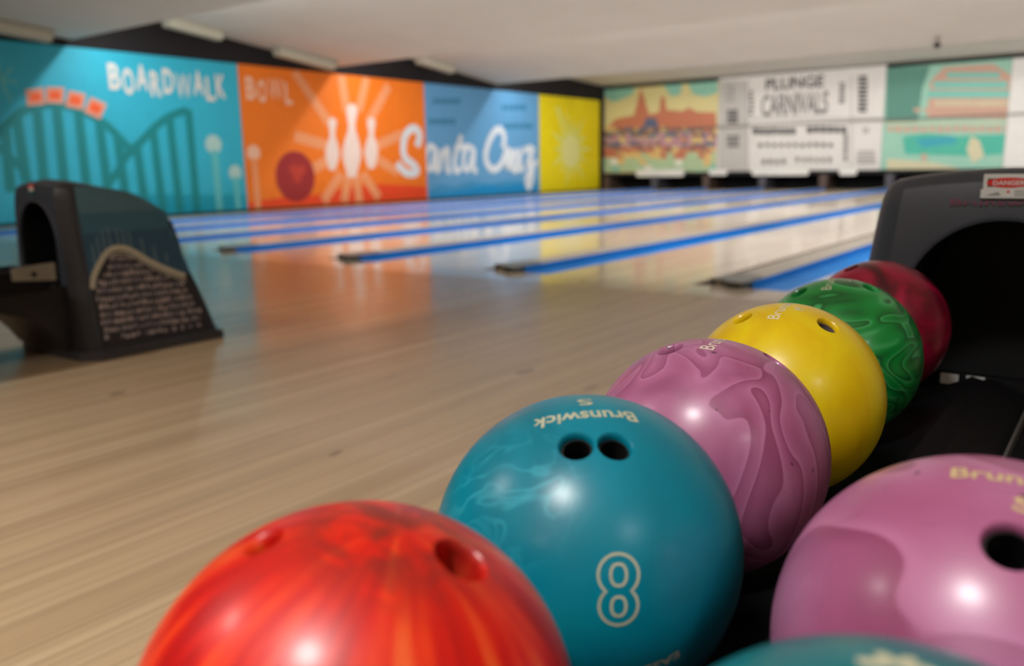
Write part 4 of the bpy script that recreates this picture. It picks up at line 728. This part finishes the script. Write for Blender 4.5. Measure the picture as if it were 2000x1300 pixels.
        for nm, x0, c, lb in (('paper_label', -.075, 'white', 'small white label'), ('red_label', -.035, 'redw', 'small red and white label')):
            b = bmesh.new()
            x1 = x0+.028
            box(b, x0, x1, FACE_Y-.0165, FACE_Y-.0150, .3425, .3605, 0)
            if c == 'redw': poly(b, [(x0+.002, FACE_Y-.017, .344), (x1-.010, FACE_Y-.017, .344), (x1-.004, FACE_Y-.017, .357), (x0+.008, FACE_Y-.017, .357)], 1)
            o = obj(nm, b, [MATS['sticker_white'], MATS['sticker_red']], e); o['label'] = lb
        b = bmesh.new(); box(b, .071, .075, 1.05, 1.50, .34, .368); obj('edge_strip', b, mat('strip_metal', (120, 118, 116), .4, metal=.7, noise=.1), e)['label'] = 'thin metal edge strip'
    else:
        # flag sticker, lift plate and side picture
        b = bmesh.new(); y = FACE_Y-.0015
        for i, z in enumerate((.655, .668, .681)): box(b, -.02, .014, y, FACE_Y+.002, z, z+.013, i)
        obj('flag_sticker', b, [mat('sticker_teal', (30, 90, 100), .5, noise=.03), mat('sticker_cream', (200, 190, 180), .5, noise=.03), mat('sticker_salmon', (210, 90, 84), .5, noise=.03)], e)['label'] = 'small red, white and teal sticker'
        b = bmesh.new(); prism(b, [(.2765, 1.385, .352), (.2765, 1.54, .338), (.2765, 1.54, .405), (.2765, 1.385, .398)], (.008, 0, 0))
        pl = obj('lift_plate', b, M_METAL, e); pl['label'] = 'pale metal plate'
        b = bmesh.new(); lathe(b, [(0, 0), (.010, 0), (.010, .006), (0, .008)], (.284, 1.46, .368), (1, 0, 0), 16); obj('bolt', b, M_DARKM, pl, smooth=30)
        # picture on the side of the hood (x = +hw(z))
        keys = []; b = bmesh.new()
        def mi(c):
            if c not in keys: keys.append(c)
            return keys.index(c)
        cols = {'t0': (84, 124, 142), 't1': (62, 108, 132), 't2': (48, 88, 116), 'cream': (196, 190, 172), 'ink': (40, 38, 46), 'g0': (160, 150, 152), 'g1': (190, 174, 174), 'g2': (128, 120, 130), 'ray': (120, 142, 154)}
        P = lambda y, z, d=0: (hw(z)+.0012+d, FACE_Y+y, z)
        def pg(pts, c, d=0): poly(b, [P(y_, z_, d) for y_, z_ in pts], mi(c))
        back = lambda z: .60-.27*z if z < .24 else .535-(z-.24)*.25        # rear edge of the side face
        topz = lambda y: .684 if y < .12 else .684-(y-.12)*.15-max(0, y-.25)**1.5*.9
        bands = [.045, .12, .2, .3, .4, .5]
        for i in range(25):
            y0, y1 = .0625+i*.015, .0625+(i+1)*.015
            for z0, z1, c in ((.045, .28, 'ink'), (.28, .50, 't2'), (.50, .58, 't1'), (.58, .70, 't0')):
                za, zb_ = min(z1, topz(y0)), min(z1, topz(y1))
                if za > z0+.004 and zb_ > z0: pg([(y0, z0), (y1, z0), (y1, max(zb_, z0+.001)), (y0, za)], c)
        for i in range(4, 12):
            pass
        for z0, z1, c in ((.045, .12, 'ink'), (.12, .2, 'ink'), (.2, .3, 'ink'), (.3, .38, 't2'), (.38, .46, 't2'), (.46, .5, 't1')):
            pg([(.4375, z0), (back(z0)-.02, z0), (back(z1)-.02, z1), (.4375, z1)] if back(z1)-.02 > .4375 else [(.4375, z0), (back(z0)-.02, z0), (.4375, min(z1, .5))], c)
        arc = [(.066, .285), (.078, .33), (.115, .385), (.155, .425), (.20, .435), (.25, .42), (.32, .37), (.38, .335), (.44, .305), (.475, .29)]
        for yy, h_ in ((.09, .46), (.115, .49), (.14, .51), (.165, .52), (.20, .51), (.225, .505), (.25, .495), (.30, .47), (.35, .43), (.40, .40)):
            pg([(yy, .36), (yy+.006, .36), (yy+.005, h_), (yy+.001, h_)], 'ray', .0004)
        under = [(.066, .045)]+[(a_, z_-.01) for a_, z_ in arc]+[(.50, .2), (.53, .1), (.545, .045)]
        pg(under, 'ink', .0006)
        rr = random.Random(5)
        def arcz(y_):
            for (a0, z0), (a1, z1) in zip(arc, arc[1:]):
                if a0 <= y_ <= a1: return z0+(z1-z0)*(y_-a0)/(a1-a0)
            return .285-(y_-.475)*2.4 if y_ > .475 else .28
        for r_ in range(11):
            z = .07+r_*.031
            y_ = .072+rr.random()*.01
            while y_ < .53:
                w_ = .010+rr.random()*.012; h_ = .013+rr.random()*.008; zz = z+rr.uniform(-.003, .003)+(y_-.3)*-.03
                if zz+h_ < arcz(y_)-.02 and zz+h_ < arcz(y_+w_)-.02 and not (r_ < 1 and rr.random() < .3):
                    pg([(y_, zz), (y_+w_, zz+.001), (y_+w_*.9, zz+h_), (y_+.002, zz+h_)], rr.choice(['g0', 'g1', 'g2', 'g0']), .0009)
                y_ += w_+.002+rr.random()*.003
        for q in ribbon_pts(arc, .022): pg(q, 'cream', .0012)
        for q in ribbon_pts([(a_, z_-.022) for a_, z_ in arc[3:]], .006): pg(q, 'cream', .0014)
        bmesh.ops.recalc_face_normals(b, faces=b.faces)
        pic = obj('side_picture', b, [mat('hoodart_'+c, cols[c], .5, noise=.05, nscale=30) for c in keys], e); pic['label'] = 'roller coaster crowd picture in teal, cream and grey'
    return e
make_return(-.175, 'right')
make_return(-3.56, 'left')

# ------------------------------------------------------------------ bowling balls
R = .1083
HOLE_D = .052
def ball_mesh(name, holes, mat_):
    b = bmesh.new(); bmesh.ops.create_icosphere(b, subdivisions=6, radius=R)
    if holes:
        for n, rh in holes:
            cut = bmesh.new(); lathe(cut, [(0, R-HOLE_D), (rh, R-HOLE_D), (rh, R-.0052), (rh+.0003, R-.0036), (rh+.0009, R-.0020), (rh+.0018, R-.0009), (rh+.0034, R+.0008), (rh+.0034, R+.02), (0, R+.02)], (0, 0, 0), n, 48)
            me = boolean(b, cut); b = bmesh.new(); b.from_mesh(me)
        b.free()
    else:
        me = bpy.data.meshes.new(name); b.to_mesh(me); b.free()
    me.name = name; me.materials.clear(); me.materials.append(mat_)
    for p in me.polygons: p.use_smooth = True
    vs = me.vertices; norms = []
    onsph = [abs(v.co.length-R) < 2e-4 for v in vs]
    me.update()
    ln = [None]*len(me.loops)
    hs = [Vector(n).normalized() for n, _ in holes]
    for p in me.polygons:
        allon = all(onsph[i] for i in p.vertices) and p.normal.dot(p.center.normalized()) > .97
        for li, vi in zip(p.loop_indices, p.vertices):
            if allon: ln[li] = vs[vi].co.normalized()
            else: ln[li] = p.normal.copy()
    me.normals_split_custom_set(ln)
    return me
def frame(n0, ndir):
    n = Vector(n0).normalized(); d = Vector(ndir); x = (d-n*d.dot(n)).normalized(); return n, x, n.cross(x)
def on_sphere(n, x, y, u, v, r=R+.00025):
    d = math.hypot(u, v)
    if d < 1e-9: return n*r
    a = d/R; t = (x*u+y*v)/d; return (n*math.cos(a)+t*math.sin(a))*r
def letters(bm, s, n0, ndir, length, height, bold=0.0, arc=0.0, v0=0.0):
    n, x, y = frame(n0, ndir)
    def f(u, v):
        U, V = u*length, v0+v*height
        if arc:
            a = (u-.5)*arc; r = length/arc; return on_sphere(n, x, y, length/2+(r+V)*math.sin(a), (r+V)*math.cos(a)-r)
        return on_sphere(n, x, y, U, V)
    text_on(bm, s, f, fine=.12, bold=bold)
def ring(bm, pts, w, n, x, y):
    """closed ribbon on the sphere through 2D pts"""
    N = len(pts); L = []; Rr = []
    for i in range(N):
        a, c = Vector(pts[i-1]), Vector(pts[(i+1) % N]); t = (c-a).normalized(); o = Vector((-t.y, t.x))*w/2; p = Vector(pts[i])
        L.append(bm.verts.new(on_sphere(n, x, y, *(p+o)))); Rr.append(bm.verts.new(on_sphere(n, x, y, *(p-o))))
    for i in range(N):
        j = (i+1) % N; bm.faces.new((L[i], L[j], Rr[j], Rr[i]))
def basis(k, pole):
    """object coordinates expressed in a frame whose z is pole"""
    p = Vector(pole).normalized(); t = p.orthogonal().normalized(); q = p.cross(t); v = k.obj()
    d = [k.n('VectorMath', {0: v, 1: tuple(a)}, operation='DOT_PRODUCT').outputs['Value'] for a in (t, q, p)]
    return d
BALLS = {}
def red_mat():
    k = NT('ball_red', rough=.40, coat=.18, coat_r=.2); a, c, z = basis(k, (.20, .10, .975))
    ln = k.math('SQRT', k.math('ADD', k.math('ADD', k.math('MULTIPLY', a, a), k.math('MULTIPLY', c, c)), .00002))
    v = k.n('CombineXYZ', {0: k.math('DIVIDE', a, ln), 1: k.math('DIVIDE', c, ln), 2: k.math('MULTIPLY', z, 4.0)}).outputs[0]
    f = k.noise(v, 3.6, 2, .15); g = k.noise(v, 9.0, 1, .1)
    s = k.math('ADD', k.math('MULTIPLY', f, .65), k.math('MULTIPLY', g, .35))
    col = k.ramp(s, [(.37, (176, 0, 4)), (.47, (208, 14, 2)), (.55, (228, 54, 10)), (.67, (240, 116, 50))])
    # grime by the pole, smooth red near the top
    near = k.ramp(ln, [(.025, 1.0), (.060, 0.0)])
    col = k.mix(k.math('MULTIPLY', k.ramp(ln, [(.03, 1.0), (.085, 0.0)]), .6), col, (206, 30, 10))
    dirt = k.ramp(k.noise(k.map(k.obj(), (30, 48, 30), (.3, .1, 0)), 1.4, 3, .5), [(.40, 0.0), (.56, 1.0)])
    return k.color(k.mix(k.math('MULTIPLY', k.math('MULTIPLY', dirt, near), .75), col, (104, 32, 26)))
def teal_mat(name='ball_teal', base=(0, 126, 150), hi=(60, 170, 190), seed=0):
    k = NT(name, rough=.33, coat=.1, coat_r=.25, spec=.4); v = k.map(k.obj(), (1, 1, 1), (seed, 0, 0))
    cl = k.noise(v, 7, 4, .8)
    c = k.ramp(cl, [(.30, tuple(int(x*.86) for x in base)), (.55, base), (.75, (6, 142, 158))])
    w = k.math('ABSOLUTE', k.math('SUBTRACT', k.noise(v, 20, 1, 2.4), .5)); lines = k.ramp(w, [(.0, 1.0), (.06, 0.0)])
    dd = k.n('VectorMath', {0: k.obj(), 1: (-.012, -.078, .068)}, operation='DISTANCE').outputs['Value']
    msk = k.math('MULTIPLY', k.ramp(dd, [(.018, 1.0), (.062, 0.0)]), k.ramp(k.noise(v, 16, 1), [(.35, .2), (.6, 1.0)]))
    c = k.mix(k.math('MULTIPLY', k.math('MULTIPLY', lines, msk), .7), c, hi)
    sp = k.ramp(k.noise(v, 55, 1), [(.20, 1.0), (.225, 0.0)])
    return k.color(k.mix(k.math('MULTIPLY', sp, .6), c, (10, 50, 60)))
def mauve_mat(name, scale, stretch, freq, seed, w=.06, rough=.34, contrast=1.0):
    k = NT(name, rough=rough, coat=.3, coat_r=.22); v = k.map(k.obj(), stretch, (seed, seed*.7, 0))
    f = k.noise(v, scale, 0.3, 1.15); fr = k.math('FRACT', k.math('MULTIPLY', f, freq))
    B = (158, 82, 122); D = (140, 64, 102); L = (178, 108, 148)
    c = k.ramp(fr, [(0, D), (w*.6, (146, 72, 110)), (.35, B), (.70, (166, 92, 132)), (.93, L), (.93+.05, (172, 100, 140)), (1, D)])
    big = k.noise(v, scale*.5, 2, .8); c = k.mix(k.math('MULTIPLY', k.ramp(big, [(.4, 0.0), (.7, 1.0)]), .40*contrast), c, (194, 138, 182))
    sp = k.ramp(k.noise(k.obj(), 95, 0), [(.17, 1.0), (.19, 0.0)])
    c = k.mix(k.math('MULTIPLY', sp, .7), c, (60, 26, 48))
    scr = k.ramp(k.noise(k.map(k.obj(), (60, 200, 40), rot=(.6, .4, .9)), 1, 2), [(.60, 0.0), (.8, 1.0)])
    k.rough(k.math('ADD', k.math('MULTIPLY', k.noise(k.obj(), 40, 3), .16), rough-.08))
    return k.color(k.mix(k.math('MULTIPLY', scr, .2), c, (120, 64, 96)))
def yellow_mat():
    k = NT('ball_yellow', rough=.36, coat=.25, coat_r=.2); v = k.obj()
    c = k.ramp(k.noise(k.map(v, (1, 1, .5)), 13, 3, 1.2), [(.3, (218, 176, 0)), (.5, (226, 194, 0)), (.7, (230, 206, 0))])
    sp = k.ramp(k.noise(v, 60, 1), [(.19, 1.0), (.215, 0.0)])
    return k.color(k.mix(k.math('MULTIPLY', sp, .5), c, (90, 62, 10)))
def green_mat():
    k = NT('ball_green', rough=.34, coat=.3, coat_r=.15); v = k.map(k.obj(), (.9, .9, 2.2), (2.1, .3, 0))
    f = k.noise(v, 10, 1, 1.4); fr = k.math('FRACT', k.math('MULTIPLY', f, 4.5))
    return k.color(k.ramp(fr, [(0, (0, 78, 34)), (.18, (0, 104, 42)), (.45, (0, 126, 50)), (.72, (10, 136, 60)), (.88, (64, 160, 92)), (.96, (30, 130, 66)), (1, (0, 78, 34))]))
def crimson_mat():
    k = NT('ball_crimson', rough=.34, coat=.3, coat_r=.15); v = k.map(k.obj(), (1, 1, 1), (.7, .1, 0))
    return k.color(k.ramp(k.noise(v, 9, 3, 1.5), [(.36, (70, 0, 22)), (.47, (116, 0, 36)), (.60, (156, 4, 58)), (.75, (176, 36, 84))]))
M_WHITE = mat('print_cream', (226, 218, 196), .5, noise=.04, nscale=40)
M_CREAM = mat('print_cream_old', (184, 184, 156), .5, noise=.08, nscale=60)
M_INS = mat('hole_insert_black', (12, 10, 10), .6, noise=.2, nscale=60)
M_INSG = mat('hole_insert_grey', (104, 92, 86), .5, noise=.1, nscale=60)

def ball(loc, label, m_, holes, insert=None):
    me = ball_mesh('bowling_ball', holes, m_)
    o = bpy.data.objects.new('bowling_ball', me); COL.objects.link(o); o.location = loc
    tag(o, label, 'bowling ball', 'bowling balls on the ball return')
    if insert:
        for n, rh in (holes[:1] if insert is M_INSG else holes):
            b = bmesh.new()
            lathe(b, [(0, R-HOLE_D+.0006), (rh-.0002, R-HOLE_D+.0006), (rh-.0002, R-.0062), (rh-.0012, R-.0060), (rh-.0012, R-HOLE_D+.002), (0, R-HOLE_D+.002)], (0, 0, 0), n, 40)
            i = obj('finger_insert', b, insert, o, smooth=40); i['label'] = ('black' if insert is M_INS else 'grey')+' lining of the finger hole'
    return o
def print_part(o, name, bm, m_, label):
    p = obj(name, bm, m_, o); p['label'] = label; return p

# red, front left
red = ball((-.285, .253, .459), 'red orange streaked bowling ball at the bottom centre of the photo, nearest on the left', red_mat(), [((.47, .205, .857), .0125), ((-.23, -.27, .935), .0085)])
# teal with the number 8
teal = ball((-.293, .482, .461), 'teal bowling ball with a large outlined number 8 and two black finger holes', teal_mat(), [((.205, -.455, .866), .0100), ((.392, -.322, .862), .0100)], M_INS)
b = bmesh.new(); letters(b, 'Brunswick', (.335, .015, .942), (-.48, -.40, 0), .069, .0125, bold=.02, arc=.35, v0=-.002)
n, x, y = frame((-.03, .01, .999), (-.75, -.66, 0)); letters(b, 'S', (.018, .022, 1), (-.75, -.66, 0), .0100, .012, bold=.02)
print_part(teal, 'printed_name', b, M_CREAM, 'cream printed name, upside down')
b = bmesh.new(); n = (Vector((.648, -.733, .207))).normalized(); upv = Vector((.617, -.682, .392))-Vector((.659, -.752, .008)); y = (upv-n*upv.dot(n)).normalized(); x = y.cross(n)
w8 = .00165
def two_loops(r1, c1, r2_, c2):
    """outline of the union of two discs (upper r1 at c1, lower r2_ at c2), squashed in x"""
    d = c1-c2; t = (d*d+r1*r1-r2_*r2_)/(2*d); h = math.sqrt(max(0, r1*r1-t*t)); a1 = math.atan2(-t, h); a2 = math.atan2(d-t, h); pts = []
    N = 22
    for i in range(N+1): a = a1+(math.pi-2*a1)*i/N; pts.append((r1*math.cos(a), c1+r1*math.sin(a)))
    for i in range(1, N): a = (math.pi-a2)+(math.pi+2*a2)*i/N; pts.append((r2_*math.cos(a), c2+r2_*math.sin(a)))
    return pts
ring(b, two_loops(.0121, .0088, .0116, -.0094), w8, n, x, y)
for cy, rx, ry in ((.0088, .0047, .0062), (-.0096, .0043, .0057)):
    ring(b, [(rx*math.copysign(abs(math.cos(t))**.8, math.cos(t)), cy+ry*math.copysign(abs(math.sin(t))**.9, math.sin(t))) for t in [2*math.pi*(i+.5)/30 for i in range(30)]], w8, n, x, y)
print_part(teal, 'number_marking', b, M_CREAM, 'cream outlined number 8')
b = bmesh.new(); letters(b, 'EA220462', (.865, -.435, -.245), (-.21, -.27, -.05), .046, .0062, bold=.02, arc=.5)
print_part(teal, 'serial_number', b, M_CREAM, 'small cream serial number, upside down')
# mauve swirl, in focus
mauve = ball((-.300, .708, .462), 'mauve pink marbled bowling ball with drip swirls, between the teal and yellow balls', mauve_mat('ball_mauve', 19, (1, 1, .34), 4.0, 1.3, w=.22, rough=.40), [((-.262, -.212, .941), .0105), ((.475, .235, .848), .0105)])
b = bmesh.new(); letters(b, 'Brunswick', (.115, -.215, .970), (-.08, 1, 0), .074, .0125)
letters(b, 'M', (.14, .19, .97), (-.2, 1, 0), .010, .010); print_part(mauve, 'printed_name', b, M_WHITE, 'white printed name')
# yellow
yel = ball((-.304, .9295, .464), 'bright yellow bowling ball between the mauve and green balls', yellow_mat(), [((.471, -.192, .861), .0105), ((-.352, -.324, .878), .0100)], M_INSG)
b = bmesh.new(); letters(b, 'Brunswick', (.05, -.415, .908), (-.02, 1, 0), .078, .0125)
letters(b, 'M', (.215, -.135, .967), (-.42, .85, 0), .010, .010); print_part(yel, 'printed_name', b, M_WHITE, 'white printed name')
# green
gr = ball((-.314, 1.176, .463), 'green marbled bowling ball between the yellow and crimson balls', green_mat(), [((.379, -.059, .923), .0105), ((-.413, -.327, .85), .0105)])
b = bmesh.new(); letters(b, 'Brunswick', (-.005, -.40, .915), (-.1, 1, 0), .078, .0125)
letters(b, 'L', (.14, -.10, .98), (-.2, 1, 0), .008, .010); print_part(gr, 'printed_name', b, M_CREAM, 'cream printed name')
# crimson
ball((-.323, 1.432, .462), 'crimson pearl bowling ball farthest back, in front of the hood mouth', crimson_mat(), [((-.355, -.241, .903), .0105), ((.471, .123, .873), .0105)])
# second row
mv = ball((-.045, .482, .463), 'large blurred mauve pink bowling ball at the right edge with one black finger hole', mauve_mat('ball_mauve_right', 8, (1, 1, .8), 4.0, 4.6, w=.3, rough=.38, contrast=1.7), [((.128, -.530, .838), .0115), ((.33, -.42, .845), .0105)], M_INS)
b = bmesh.new(); letters(b, 'Brunswick', (-.172, -.19, .967), (.95, .12, 0), .072, .0115, bold=.02); letters(b, 'S', (.10, -.355, .93), (.95, 0, 0), .009, .011, bold=.02)
print_part(mv, 'printed_name', b, mat('print_gold', (200, 178, 130), .5, noise=.05), 'gold printed name')
bt = ball((-.043, .266, .457), 'dark teal bowling ball peeking in along the bottom right edge', teal_mat('ball_teal_dark', (0, 112, 122), (60, 160, 170), 3.1), [((.1, -.45, .88), .0105)])
b = bmesh.new(); n, x, y = frame((-.05, .06, 1), (1, .3, 0))
for a in (20, 62, 110, 158):
    t = math.radians(a); c = Vector((math.cos(t), math.sin(t))); o_ = Vector((-c.y, c.x))
    pts = [c*.001, c*.006+o_*.003, c*.011+o_*.0028, c*.0135, c*.011-o_*.0028, c*.006-o_*.003]
    b.faces.new([b.verts.new(on_sphere(n, x, y, *p)) for p in pts])
print_part(bt, 'printed_emblem', b, M_CREAM, 'pale printed star emblem')
